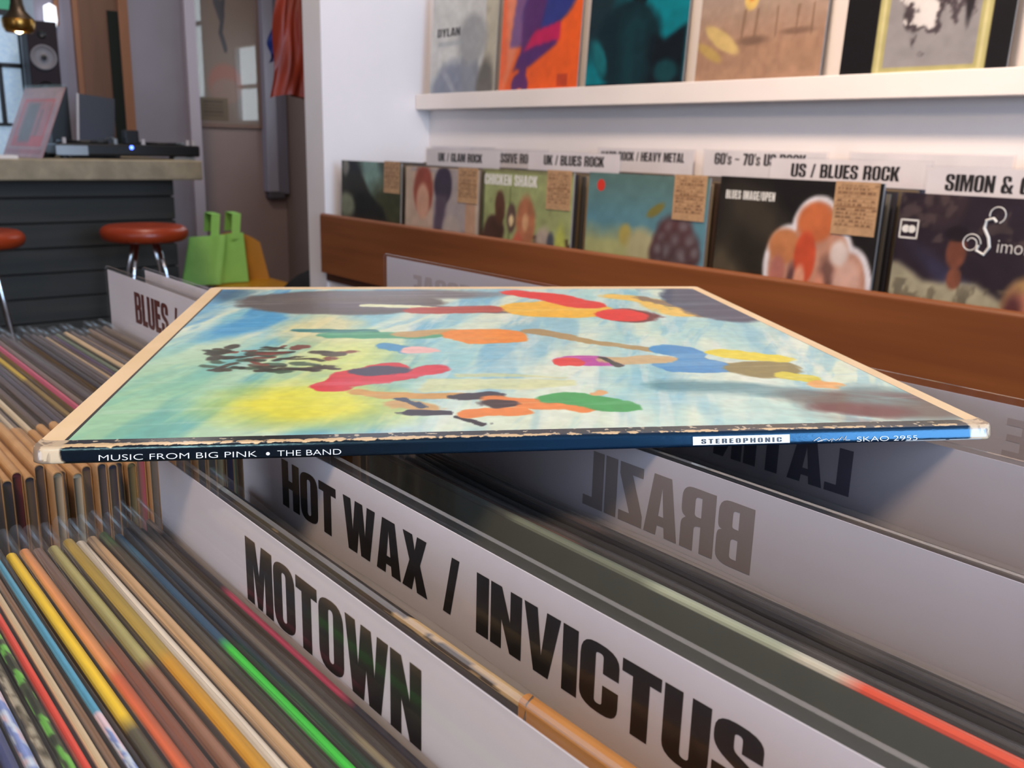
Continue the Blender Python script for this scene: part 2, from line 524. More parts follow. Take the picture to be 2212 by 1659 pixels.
class Paint:
    """v runs up, u to the right; row 0 is the bottom"""

    def __init__(self, n, m, col, seed=0):
        self.n, self.m, self.seed = n, m, seed
        self.a = np.ones((m, n, 3)) * np.array(col) / 255.0
        self.u = np.linspace(0, 1, n)[None, :] * np.ones((m, 1))
        self.v = np.linspace(0, 1, m)[:, None] * np.ones((1, n))

    def mixm(self, mask, col):
        mask = np.clip(mask, 0, 1)[..., None]
        self.a = self.a * (1 - mask) + mask * np.array(col) / 255.0

    def wob(self, amt, sc):
        self.seed += 13
        return (fbm(self.m, self.n, sc, sc, self.seed) - .5) * 2 * amt

    def ell(self, cx, cy, rx, ry, col, rot=0, soft=.08, wob=.0, sc=6, al=1):
        c, s = math.cos(rot), math.sin(rot)
        x, y = self.u - cx, self.v - cy
        d = np.sqrt(((x * c + y * s) / rx) ** 2 + ((-x * s + y * c) / ry) ** 2)
        if wob:
            d = d + self.wob(wob, sc)
        self.mixm(np.clip((1 - d) / soft + .5, 0, 1) * al, col)

    def rect(self, u0, u1, v0, v1, col, al=1):
        self.mixm(((self.u >= u0) & (self.u <= u1) & (self.v >= v0) & (self.v <= v1)) * al, col)

    def stroke(self, pts, w, col, soft=.3, wob=0, sc=8, al=1):
        d = np.full((self.m, self.n), 9.0)
        for (x0, y0), (x1, y1) in zip(pts[:-1], pts[1:]):
            dx, dy = x1 - x0, y1 - y0
            t = np.clip(((self.u - x0) * dx + (self.v - y0) * dy) / (dx * dx + dy * dy + 1e-9), 0, 1)
            d = np.minimum(d, np.hypot(self.u - x0 - t * dx, self.v - y0 - t * dy))
        d = d / w
        if wob:
            d = d + self.wob(wob, sc)
        self.mixm(np.clip((1 - d) / soft + .5, 0, 1) * al, col)

    def poly(self, pts, col, al=1, blur=1):
        inside = np.zeros((self.m, self.n), bool)
        P = pts
        for i in range(len(P)):
            x0, y0 = P[i - 1]
            x1, y1 = P[i]
            if y0 == y1:
                continue
            cond = ((y0 > self.v) != (y1 > self.v)) & (self.u < (x1 - x0) * (self.v - y0) / (y1 - y0) + x0)
            inside ^= cond
        mk = inside.astype(float)
        for _ in range(blur):
            p = np.pad(mk, 1, mode='edge')
            mk = (p[1:-1, 1:-1] * 2 + p[:-2, 1:-1] + p[2:, 1:-1] + p[1:-1, :-2] + p[1:-1, 2:]) / 6
        self.mixm(mk * al, col)

    def grain(self, amt, sc=40):
        self.seed += 17
        self.a = np.clip(self.a * (1 + (fbm(self.m, self.n, sc, sc, self.seed, 2)[..., None] - .5) * 2 * amt), 0, 1)

    def cols(self):
        c = self.a.reshape(-1, 3)
        return np.where(c <= .04045, c / 12.92, ((c + .055) / 1.055) ** 2.4)


# ================================================================== SETTING
YW = 2.48           # inner face of the end partition
XB = 1.72           # face of the wall behind the wall bin
Z0 = -H

struct('floor', MB().box(-2.4, 3.4, -2.8, 5.6, Z0 - .1, Z0), FLOORM)
struct('ceiling', MB().box(-2.4, 3.4, -2.8, 5.6, 1.5, 1.6), CEIL)
struct('wall_right', MB().box(XB, XB + .1, -2.7, YW + .106, Z0, 1.5), WHITEW)
struct('wall_partition', MB().box(1.35, XB, YW, YW + .106, Z0, 1.5), WHITEW)
struct('wall_left', MB().box(-2.4, -2.3, -2.7, -.45, Z0, 1.5).box(-2.4, -2.3, 1.05, 5.5, Z0, 1.5).box(-2.4, -2.3, -.45, 1.05, Z0, -.3).box(-2.4, -2.3, -.45, 1.05, 1.0, 1.5), GREYW)  # opening added to go with the left fill light
wf = MB()
wf.box(-2.3, -.1, -2.7, -2.6, Z0, 1.5).box(1.55, XB, -2.7, -2.6, Z0, 1.5).box(-.1, 1.55, -2.7, -2.6, Z0, -.25).box(-.1, 1.55, -2.7, -2.6, 1.35, 1.5)
struct('wall_front', wf, WHITEW)
wb = MB()
wb.box(-2.3, .28, 4.9, 5.0, Z0, 1.5).box(1.135, 1.95, 4.9, 5.0, Z0, 1.5).box(.28, 1.135, 4.9, 5.0, Z0, -.1).box(.28, 1.135, 4.9, 5.0, .86, 1.5)
struct('wall_bar', wb, noisy('bar_wall_paint', L(150, 146, 160), L(142, 138, 150), (3, 3, 3), rough=.7))
struct('trim_1', MB().box(1.895, 1.95, 4.875, 4.9, Z0, 1.5), mat('trim_paint', L(196, 190, 206), .5))
struct('wall_back', MB().box(1.95, 3.3, 5.2, 5.3, Z0, 1.5), noisy('back_wall_paint', L(164, 146, 142), L(156, 138, 136), (3, 3, 3), rough=.7))
_wp = MB()
_wp.box(2.575, 2.675, YW + .106, 3.72, Z0, 1.5).box(2.575, 2.675, 4.86, 5.2, Z0, 1.5).box(2.575, 2.675, 4.02, 4.46, Z0, 1.5)
_wp.box(2.575, 2.675, 3.72, 4.02, Z0, .26).box(2.575, 2.675, 3.72, 4.02, 1.3, 1.5).box(2.575, 2.675, 4.46, 4.86, Z0, .10).box(2.575, 2.675, 4.46, 4.86, .56, 1.5)
struct('wall_passage', _wp, noisy('passage_paint', L(140, 122, 114), L(132, 114, 106), (3, 3, 3), rough=.7))
struct('wall_passage_near', MB().box(XB, 2.575, YW + .0, YW + .106, Z0, 1.5), GREYW)

# window of the bar
wn = thing('window', 'frosted window with black iron bars behind the bar', 'window', (0.7, 4.9, -.1))
wn['kind'] = 'structure'
wn.name = 'window_1'
MB().box(-.42, .435, .04, .05, 0, .62).build('pane', FROST, wn)
MB().box(-.42, .435, .04, .05, .62, .96).build('stained_pane', GREENG, wn)['label'] = 'green glass upper pane'
b = MB()
b.box(-.42, .435, .02, .055, .62, .645).box(-.42, .435, .02, .055, .395, .415).box(-.42, .435, .02, .055, .135, .15)
for xx in (-.2, .07, .335):
    b.box(xx, xx + .018, .02, .055, .15, .405)
b.build('glazing_bars', IRON, wn)
b = MB()
b.box(.435, .50, -.02, .1, -.02, .98).box(-.44, -.42, -.02, .1, -.02, .98).box(-.42, .435, -.02, .1, -.03, 0).box(-.42, .435, -.02, .1, .96, .99)
b.build('window_frame', WINDW, wn)

SKYP = mat('bright_daylit_pane', L(220, 235, 245), 0.4, emis=(0.80, 0.93, 1.0), estr=4.5)
for k_, (ya_, yb_, za_, zb2) in enumerate(((3.72, 4.02, .26, 1.3), (4.46, 4.86, .10, .56))):
    w2 = thing('window', 'narrow daylit window in the side wall of the passage' if k_ == 0 else 'low daylit window in the side wall of the passage', 'window', (2.60, ya_, za_))
    w2.name = 'window_%d' % (k_ + 2)
    w2['kind'] = 'structure'
    MB().box(.03, .04, 0, yb_ - ya_, 0, zb2 - za_).build('pane', SKYP, w2)
    fb_ = MB().box(.0, .03, -.0, .02, 0, zb2 - za_).box(.0, .03, yb_ - ya_ - .02, yb_ - ya_, 0, zb2 - za_).box(.0, .03, .02, yb_ - ya_ - .02, 0, .02)
    fb_.box(.0, .03, .02, yb_ - ya_ - .02, (zb2 - za_) * .46, (zb2 - za_) * .46 + .025)
    fb_.build('window_frame', WINDW, w2)

# door at the end of the bar
dr = thing('door_1', 'brown wooden door with a dark glass strip behind the bar', 'door', (1.48, 4.9, Z0))
dr['kind'] = 'structure'
MB().box(-.09, .085, -.035, 0, 0, 1.76).build('door_panel', DOORW, dr)
MB().box(.035, .085, -.042, -.035, .9, 1.70).build('glass_strip', DARKG, dr)
b = MB().box(.085, .13, -.05, 0, 0, 2.3)
b.box(-.115, -.09, -.03, 0, 0, 1.78).box(-.115, .085, -.03, 0, 1.76, 1.785)
b.build('door_frame', DOORF, dr)

# ================================================================== THE ALBUM SLEEVE LYING ON TOP
S = .315
TH = .0046
SL = thing('album_sleeve', 'worn album sleeve with colourful painted cover lying flat across the divider cards', 'album',
           (0.2773, 0.3471, -0.0897 - TH))
ex = Vector((0.8501, -0.5265, 0.0057)).normalized()
ey = Vector((0.5265, 0.8501, 0.0055))
ey = (ey - ex * ex.dot(ey)).normalized()
ez = ex.cross(ey)
mm = Matrix((ex, ey, ez)).transposed().to_4x4()
SL.rotation_euler = mm.to_euler()
hS = S / 2


def sheet_outline(r_f=.004, r_b=.003):
    pts = [(-hS, -hS + .001, r_f), (hS, -hS + .001, r_f), (hS, hS, r_b), (-hS, hS, .005)]
    return rnd(pts, 6)


ol = sheet_outline()
b = MB()
n = len(ol)
b.add([(p[0], p[1], TH) for p in ol] + [(p[0], p[1], TH - .0011) for p in ol], [tuple(range(n))] + [(i, i + n, (i + 1) % n + n, (i + 1) % n) for i in range(n)])
b.add([(p[0], p[1], .0011) for p in ol] + [(p[0], p[1], 0) for p in ol], [tuple(range(n)), tuple(range(2 * n - 1, n - 1, -1))] + [(i, i + n, (i + 1) % n + n, (i + 1) % n) for i in range(n)])
b.box(-hS + .002, hS - .002, -hS + .002, hS - .004, .0009, TH - .0009)
b.build('jacket_board', CREAM, SL)
# painted picture: an abstract of streaks and daubs
PU0, PU1, PV0, PV1 = .027, .979, .020, .968
NP = 540
p = Paint(NP, NP, (206, 228, 206), 3)
uu, vv = p.u, p.v


def aniso(ang, along, across, seed, o=4):
    c, s = math.cos(ang), math.sin(ang)
    a_ = (uu * c + vv * s) * along + 40
    b_ = (-uu * s + vv * c) * across + 40
    g = np.random.default_rng(seed).random((256, 256))
    out, amp, tot = 0, 1, 0
    for i in range(o):
        x, y = a_ * 2 ** i, b_ * 2 ** i
        xi, yi = np.floor(x).astype(int), np.floor(y).astype(int)
        fx, fy = x - xi, y - yi
        fx, fy = fx * fx * (3 - 2 * fx), fy * fy * (3 - 2 * fy)
        q = lambda i_, j_: g[j_ % 256, i_ % 256]
        out = out + amp * (q(xi, yi) * (1 - fx) * (1 - fy) + q(xi + 1, yi) * fx * (1 - fy) + q(xi, yi + 1) * (1 - fx) * fy + q(xi + 1, yi + 1) * fx * fy)
        tot += amp
        amp *= .55
    return out / tot


st1 = aniso(1.25, 2.2, 13, 5)
st2 = aniso(1.35, 3.0, 20, 9)
st3 = aniso(.1, 3, 26, 15)
sm = lambda x, a, b_: np.clip((x - a) / (b_ - a), 0, 1)
left = 1 - sm(uu, .18, .62)
p.mixm(sm(st1, .46, .62) * (.35 + .5 * left), (112, 188, 204))
p.mixm(sm(st2, .53, .66) * (.30 + .6 * left), (60, 150, 200))
p.mixm(sm(1 - st1, .50, .66) * .5, (226, 230, 196))
p.mixm(sm(aniso(1.2, 2, 9, 31), .55, .72) * .45 * sm(uu, .25, .6), (226, 234, 214))
p.mixm(sm(st3, .58, .70) * .3 * (1 - left), (160, 204, 212))
p.mixm(sm(aniso(1.1, 4, 34, 61), .60, .70) * .42, (104, 178, 206))
p.mixm(sm(aniso(1.3, 5, 44, 63), .60, .70) * .4, (232, 236, 220))
p.mixm(sm(aniso(.9, 3, 12, 77), .62, .74) * .6 * sm(uu, .02, .1) * (1 - sm(vv, .15, .32)) * left, (40, 120, 176))
p.u = p.u + (fbm(NP, NP, 34, 90, 601, 3) - .5) * .016 + (fbm(NP, NP, 12, 16, 641, 2) - .5) * .03
p.v = p.v + (fbm(NP, NP, 34, 34, 611, 3) - .5) * .014 + (fbm(NP, NP, 12, 12, 651, 2) - .5) * .025
# teal corners, yellow glow
p.ell(.05, .1, .13, .3, (120, 190, 140), soft=1.2, al=.65)
p.ell(.235, .13, .10, .085, (236, 226, 56), soft=1.0, wob=.25, al=.9)
p.ell(.27, .34, .09, .17, (214, 226, 110), soft=1.1, wob=.2, al=.75)
p.ell(.11, .63, .035, .13, (60, 156, 206), rot=-.35, soft=.8, wob=.2, al=.9)
p.ell(.03, .93, .05, .09, (40, 92, 120), soft=.9, wob=.2, al=.85)
p.ell(.22, .6, .06, .12, (246, 226, 150), soft=.9, wob=.2, al=.8)
# grey-brown band across the far edge
p.ell(.25, .84, .19, .135, (92, 86, 82), rot=-.05, soft=.12, wob=.10)
p.poly([(.2, .78), (.62, .70), (.62, .735), (.2, .87)], (98, 92, 96), blur=3)
p.ell(.36, .93, .2, .055, (108, 104, 106), soft=.5, wob=.2)
p.mixm(((vv > .80) & (vv < .97) & (uu > .1) & (uu < .44)) * sm(aniso(0, 3, 20, 44), .5, .7) * .45, (120, 112, 100))
p.stroke([(.30, .80), (.38, .79), (.43, .765)], .016, (232, 238, 190), wob=.2)
# far row of daubs
p.stroke([(.40, .748), (.45, .75), (.52, .76)], .034, (178, 58, 40), soft=.25, wob=.14)
p.ell(.65, .755, .105, .085, (244, 186, 40), soft=.1, wob=.1)
p.stroke([(.60, .95), (.66, .90), (.70, .82), (.72, .80)], .042, (226, 40, 30), soft=.2, wob=.2)
p.ell(.775, .68, .058, .068, (112, 40, 38), soft=.15, wob=.1)
p.ell(.762, .685, .055, .058, (232, 42, 32), soft=.12, wob=.12)
p.stroke([(.80, .90), (.86, .84), (.87, .70)], .03, (240, 196, 86), wob=.3, soft=.5)
p.stroke([(.85, .88), (.90, .76), (.905, .68)], .018, (142, 116, 86), wob=.35, soft=.5)
p.ell(.97, .80, .085, .19, (52, 66, 92), soft=.12, wob=.12)
p.mixm(((uu > .87) & (vv > .62)) * sm(aniso(.3, 5, 16, 4), .55, .7) * .4, (62, 104, 132))
# middle row of daubs
p.stroke([(.20, .57), (.27, .555), (.30, .55)], .017, (48, 128, 120), soft=.3, wob=.2)
p.stroke([(.24, .525), (.31, .53), (.40, .515)], .022, (72, 162, 116), soft=.3, wob=.2)
p.stroke([(.36, .53), (.44, .54)], .022, (196, 160, 96), soft=.4, wob=.2)
p.ell(.49, .505, .075, .058, (240, 140, 40), soft=.08, wob=.08)
p.stroke([(.33, .44), (.36, .41)], .022, (70, 150, 190), soft=.3, wob=.2)
p.ell(.375, .412, .034, .026, (238, 186, 176), soft=.2, wob=.12)
for k in range(60):
    a0 = random.uniform(.06, .26)
    b0 = .362 + (random.random() - .5) * .17 * (1 - abs(a0 - .15) * 3)
    col = random.choice([(48, 40, 34), (58, 50, 36), (40, 44, 34), (120, 52, 40), (56, 80, 60)])
    p.stroke([(a0, b0), (a0 + random.uniform(.008, .03), b0 + random.uniform(-.02, .02))], random.uniform(.004, .010), col, soft=.6, wob=.4, sc=40, al=.85)
p.stroke([(.585, .525), (.66, .455), (.75, .37), (.83, .29)], .016, (178, 150, 96), soft=.25, wob=.14)
p.stroke([(.57, .545), (.615, .505)], .02, (170, 144, 92), soft=.3, wob=.2)
p.ell(.772, .37, .042, .052, (64, 146, 200), rot=.4, soft=.1, wob=.1)
p.ell(.772, .29, .062, .052, (64, 146, 200), soft=.1, wob=.1)
p.stroke([(.84, .375), (.875, .345), (.905, .325)], .027, (234, 214, 56), soft=.2, wob=.15)
p.ell(.868, .262, .058, .046, (140, 128, 76), soft=.15, wob=.15)
p.stroke([(.885, .225), (.905, .20)], .02, (216, 202, 60), soft=.3, wob=.2)
p.stroke([(.905, .17), (.925, .165)], .016, (236, 170, 96), soft=.3, wob=.2)
p.ell(.625, .328, .044, .034, (190, 66, 156), soft=.14, wob=.15)
p.ell(.594, .318, .02, .026, (226, 60, 52), soft=.2, wob=.15)
p.stroke([(.655, .33), (.72, .325)], .022, (206, 172, 118), soft=.3, wob=.15)
p.stroke([(.646, .348), (.652, .30)], .008, (52, 50, 48), soft=.4)
# near row of daubs
p.stroke([(.255, .20), (.275, .26), (.33, .30)], .026, (214, 44, 52), soft=.2, wob=.2)
p.stroke([(.27, .22), (.34, .255), (.40, .29)], .02, (214, 44, 62), soft=.3, wob=.2)
p.ell(.315, .285, .036, .02, (64, 60, 82), soft=.25, wob=.2)
p.poly([(.37, .17), (.57, .185), (.575, .215), (.37, .235)], (216, 220, 158), al=.8, blur=4)
p.poly([(.42, .24), (.565, .225), (.565, .235), (.42, .262)], (208, 212, 150), al=.7, blur=3)
p.stroke([(.29, .175), (.36, .155), (.43, .145)], .014, (206, 156, 84), soft=.4, wob=.2)
p.stroke([(.345, .12), (.37, .10)], .018, (204, 164, 104), soft=.4, wob=.2)
p.stroke([(.42, .14), (.46, .15)], .014, (50, 48, 60), soft=.3, wob=.2)
p.stroke([(.345, .085), (.385, .082)], .011, (50, 48, 62), soft=.3, wob=.2)
p.stroke([(.345, .145), (.365, .105)], .006, (60, 76, 96), soft=.4)
p.stroke([(.40, .065), (.44, .03)], .006, (40, 38, 48), soft=.4)
p.stroke([(.42, .076), (.49, .072)], .017, (232, 134, 62), soft=.25, wob=.15)
p.stroke([(.46, .125), (.51, .105), (.56, .085)], .022, (232, 134, 62), soft=.25, wob=.15)
p.ell(.462, .108, .03, .02, (58, 40, 42), soft=.25, wob=.2)
p.stroke([(.535, .128), (.57, .112), (.605, .085)], .025, (58, 162, 84), soft=.2, wob=.18)
p.stroke([(.585, .14), (.60, .148)], .01, (226, 170, 110), soft=.4, wob=.3)
# dark smears near the right corner
p.stroke([(.70, .175), (.78, .165), (.86, .13)], .03, (74, 132, 142), soft=.9, wob=.4, al=.8)
p.ell(.93, .07, .115, .06, (104, 94, 88), rot=-.35, soft=.5, wob=.35)
p.ell(.90, .055, .06, .03, (104, 52, 56), rot=-.2, soft=.6, wob=.4)
p.ell(.955, .115, .035, .05, (108, 138, 138), rot=-.5, soft=.8, wob=.4, al=.8)
p.mixm((sm(uu, .78, .9) * (1 - sm(vv, .10, .17))) * sm(aniso(-.5, 3, 26, 8), .48, .66) * .7, (96, 60, 62))
p.mixm(sm(aniso(.05, 4, 60, 91), .58, .70) * .16, (240, 240, 226))
p.grain(.05, 90)
b = MB()
b.grid(lambda i, j: ((PU0 + (PU1 - PU0) * i - .5) * S, (PV0 + (PV1 - PV0) * j - .5) * S, TH + .00015), NP - 1, NP - 1, 0, p.cols())
b.build('cover_picture', PRINTG, SL, smooth=True)
b = MB()
e, w_ = .0012, TH + .0001
x0, x1, y0, y1 = (PU0 - .5) * S, (PU1 - .5) * S, (PV0 - .5) * S, (PV1 - .5) * S
b.add([(x0 - e, y0, w_), (x0, y0, w_), (x0, y1 + .0006, w_), (x0 - e * .8, y1 + .0006, w_)], [(0, 1, 2, 3)])
b.add([(x1, y0, w_), (x1 + .0004, y0, w_), (x1 + .0004, y1, w_), (x1, y1, w_)], [(0, 1, 2, 3)])
b.add([(x0, y1, w_), (x1, y1, w_), (x1, y1 + .0005, w_), (x0, y1 + .0005, w_)], [(0, 1, 2, 3)])
b.build('border_line', INK, SL)
# spine: rounded strip with worn edges, from the top edge band round to the bottom
NU, NV = 1150, 40
p = Paint(NU, NV, (14, 12, 13), 71)
uu, vv = p.u, p.v                     # v = 0 bottom of spine, 1 = inner edge of the black band on the cover
p.mixm(sm(uu, .28, .5), (8, 24, 42))
p.mixm((vv > .62) * 1.0, (30, 28, 28))
crest = np.exp(-((vv - .56) / .10) ** 2)
w1 = fbm(NV, NU, 5, 110, 21, 5)
amt = np.interp(np.linspace(0, 1, NU), [0, .05, .1, .3, .42, .6, 1], [1, .9, .72, .66, .40, .30, .25])[None, :]
wear = sm(w1 * (.45 + crest) * (.6 + amt), .54, .62)
p.mixm(wear, (222, 190, 142))
low = np.exp(-((vv - .03) / .05) ** 2)
p.mixm(sm(fbm(NV, NU, 4, 120, 41, 4) * low * (.7 + .6 * sm(uu, .6, .95)), .50, .62), (205, 190, 170))
p.mixm(sm(fbm(NV, NU, 6, 150, 51, 3) * (vv > .60), .68, .75), (190, 176, 150))
edge = np.minimum(uu, 1 - uu) + (fbm(NV, NU, 6, 160, 61, 3) - .5) * .012
p.mixm(1 - sm(edge, np.where(uu < .5, .026, .026), .030), (206, 182, 148))
p.mixm((1 - sm(edge, .012, .017)) * (fbm(NV, NU, 5, 100, 68, 3) > .5), (150, 128, 104))
p.mixm((uu > .895) * (uu < .985) * (vv < .14 + .04 * fbm(NV, NU, 3, 90, 88)) * 1.0, (206, 204, 200))


def spine_pt(i, j):
    x = (i - .5) * S
    # arc length along the profile: 0 bottom .. .55 front face .. 1 inner edge of cover band
    if j < .55:
        t = j / .55
        a = -PI / 2 + t * PI
        sq = lambda q: math.copysign(abs(q) ** .55, q)
        y = -hS + .0012 - .0022 * abs(math.cos(a)) ** .55
        z = TH / 2 + (TH / 2 + .0002) * sq(math.sin(a))
        y -= .0013 * (1 - max(0, z) / TH)
    else:
        t = (j - .55) / .45
        y = -hS + .0012 + t * .0052
        z = TH + .0002
    d = min(i, 1 - i)
    if d < .012:
        y += .0022 * (1 - d / .012) ** 2
    return (x, y, z)


b = MB()
b.grid(spine_pt, NU - 1, NV - 1, 0, p.cols())
yf = -hS + .0012 - .00238
fl = lambda x, zc: (lambda u, v: (x + u, yf - .0013 + .0013 * (zc + v) / TH, zc + v))
sx = lambda q: (q - .5) * S
# white label with black lettering, then the pale titles
b.add([fl(sx(q), 0)(0, r_) for q, r_ in ((.655, .0008), (.762, .0008), (.762, .0035), (.655, .0035))], [(0, 1, 2, 3)], 1)
yf -= .00006
heavy_text(b, 'STEREOPHONIC', fl(sx(.664), .0012), S * .089, .0015, 2, gap=.22)
yf += .00003
thin_text(b, 'MUSIC FROM BIG PINK', fl(sx(.062), .0008), S * .148, .0017, 1)
b.add([fl(sx(.2205), .0016)(.0006 * math.cos(a), .0005 * math.sin(a)) for a in np.linspace(0, 2 * PI, 12, endpoint=False)], [tuple(range(12))], 1)
thin_text(b, 'THE BAND', fl(sx(.2295), .0008), S * .062, .0017, 1)
thin_text(b, 'SKAO 2955', fl(sx(.838), .0006), S * .07, .0016, 1)
# little script emblem in front of the number
sc_ = [(.000, .3), (.006, .9), (.010, .3), (.004, .2), (.014, .6), (.017, .25), (.020, .6), (.020, .05), (.0215, .6), (.025, .3), (.028, .6), (.0285, .3), (.032, .9), (.034, .3), (.037, 1.0), (.036, .3), (.041, .3)]
b.tube([fl(sx(.789), .0006)(q * S, r_ * .0019) for q, r_ in sc_], .00011, 5, 1)
b.build('spine', [SPINEM, WINK, INK], SL, smooth=False)


# ================================================================== RECORDS IN THE ISLAND BIN
def prof(T, Hh, n=6, over=0.0, drop=None):
    """inverted-U outline (x, z): rounded top at z = over"""
    r = T / 2
    pts = [(-r, -(drop or Hh))]
    for k in range(n + 1):
        a = PI - k * PI / n
        pts.append((r * math.cos(a), over - r * .8 + r * .8 * math.sin(a)))
    pts.append((r, -(drop or Hh)))
    return pts


def jacket_mesh(T, Ln, Hh, segs, side, seed, speck=0.06, paint=None, NS=40):
    """segs: list of (y from far end 0..1, colour) read from the far end to the near end"""
    P_ = prof(T, Hh)
    r_ = np.random.default_rng(seed)
    sh = -T * .4 - .0004
    P_ = [P_[0], (P_[0][0], sh), (P_[0][0], sh + .0003)] + P_[1:-1] + [(P_[-1][0], sh + .0003), (P_[-1][0], sh), P_[-1]]
    streak = [1 + (r_.random() - .6) * .5 for _ in P_]
    vs, cs = [], []
    for j in range(NS + 1):
        t = j / NS                                   # 0 far
        y = Ln / 2 - t * Ln
        col = segs[0][1]
        for q, c in segs:
            if t >= q:
                col = c
        for i, (x, z) in enumerate(P_):
            k = (1 + (r_.random() - .5) * 2 * speck) * streak[i]
            c = side if i in (0, 1, len(P_) - 2, len(P_) - 1) else (paint(t, i) if paint else col)
            vs.append((x, y, z))
            cs.append(tuple(min(1, lin1(q) * k) for q in c))
    n = len(P_)
    fs = [(j * n + i, (j + 1) * n + i, (j + 1) * n + i + 1, j * n + i + 1) for j in range(NS) for i in range(n - 1)]
    fs.append(tuple(range(n)))
    fs.append(tuple(NS * n + i for i in range(n))[::-1])
    return MB().add(vs, fs, 0, cs).mesh('jacket', [PRINT])


def film_mesh(T, Ln, drop=.06, over=.0022, tail=.010):
    NS = 14
    P_ = prof(T + .0005, 0, 6, over, drop)
    n = len(P_)
    vs = []
    for j in range(NS + 1):
        t = j / NS
        y = Ln / 2 + tail - t * (Ln + tail + .003)
        bulge = 1
        for (x, z) in P_:
            zz = z + (.0026 * max(0, 1 - t * 9) if z > -.02 else 0) + .0005 * math.sin(t * 17 + x * 300)
            vs.append((x * bulge, y, zz))
    fs = [(j * n + i, (j + 1) * n + i, (j + 1) * n + i + 1, j * n + i + 1) for j in range(NS) for i in range(n - 1)]
    fs.append(tuple(range(n)))
    return MB().add(vs, fs).mesh('plastic_outer', [FILM])


LR = .313
FILMS = {}
TAGS = {}


def film_for(T):
    k = round(T * 10000)
    if k not in FILMS:
        FILMS[k] = film_mesh(T, LR)
        for q in FILMS[k].polygons:
            q.use_smooth = True
    return FILMS[k]


def tag_mesh(T, wd=.078, ht=.085):
    """folded tan card straddling the near top corner of the jacket"""
    k = round(T * 10000)
    if k not in TAGS:
        P_ = prof(T + .0004, 0, 6, .0010, ht)
        n = len(P_)
        y0, y1 = -LR / 2 - .001, -LR / 2 + wd
        vs = [(x, y, z) for y in (y0, y1) for x, z in P_]
        fs = [(i, i + 1, n + i + 1, n + i) for i in range(n - 1)]
        mb_ = MB().add(vs, fs)
        vs = [(x * .9, y, z - .0005) for y in (y0, y1) for x, z in P_]
        mb_.add(vs, fs)
        mb_.add([(x, y0, z) for x, z in P_] + [(x * .9, y0, z - .0005) for x, z in P_], [(i, n + i, n + i + 1, i + 1) for i in range(n - 1)])
        mb_.add([(x, y1, z) for x, z in P_] + [(x * .9, y1, z - .0005) for x, z in P_], [(i, i + 1, n + i + 1, n + i) for i in range(n - 1)])
        TAGS[k] = mb_.mesh('price_tag', [TAN])
    return TAGS[k]


def record(X, Yc, Zt, T, segs, side, label, group=None, seed=0, tagged=True, film=True, rz=0.0, lean=0.0, hh=None, paint=None, NS=40):
    hh = hh or Zt + .4510
    t = thing('record_sleeve', label, 'record', (X, Yc, Zt - hh), (0, lean, rz), group)
    o = link('jacket', jacket_mesh(T, LR, hh, segs, side, seed, paint=paint, NS=NS), t, (0, 0, hh))
    if tagged:
        link('price_tag', tag_mesh(T), t, (0, 0, hh))
    if film:
        link('plastic_outer', film_for(T), t, (0, 0, hh))
    return t


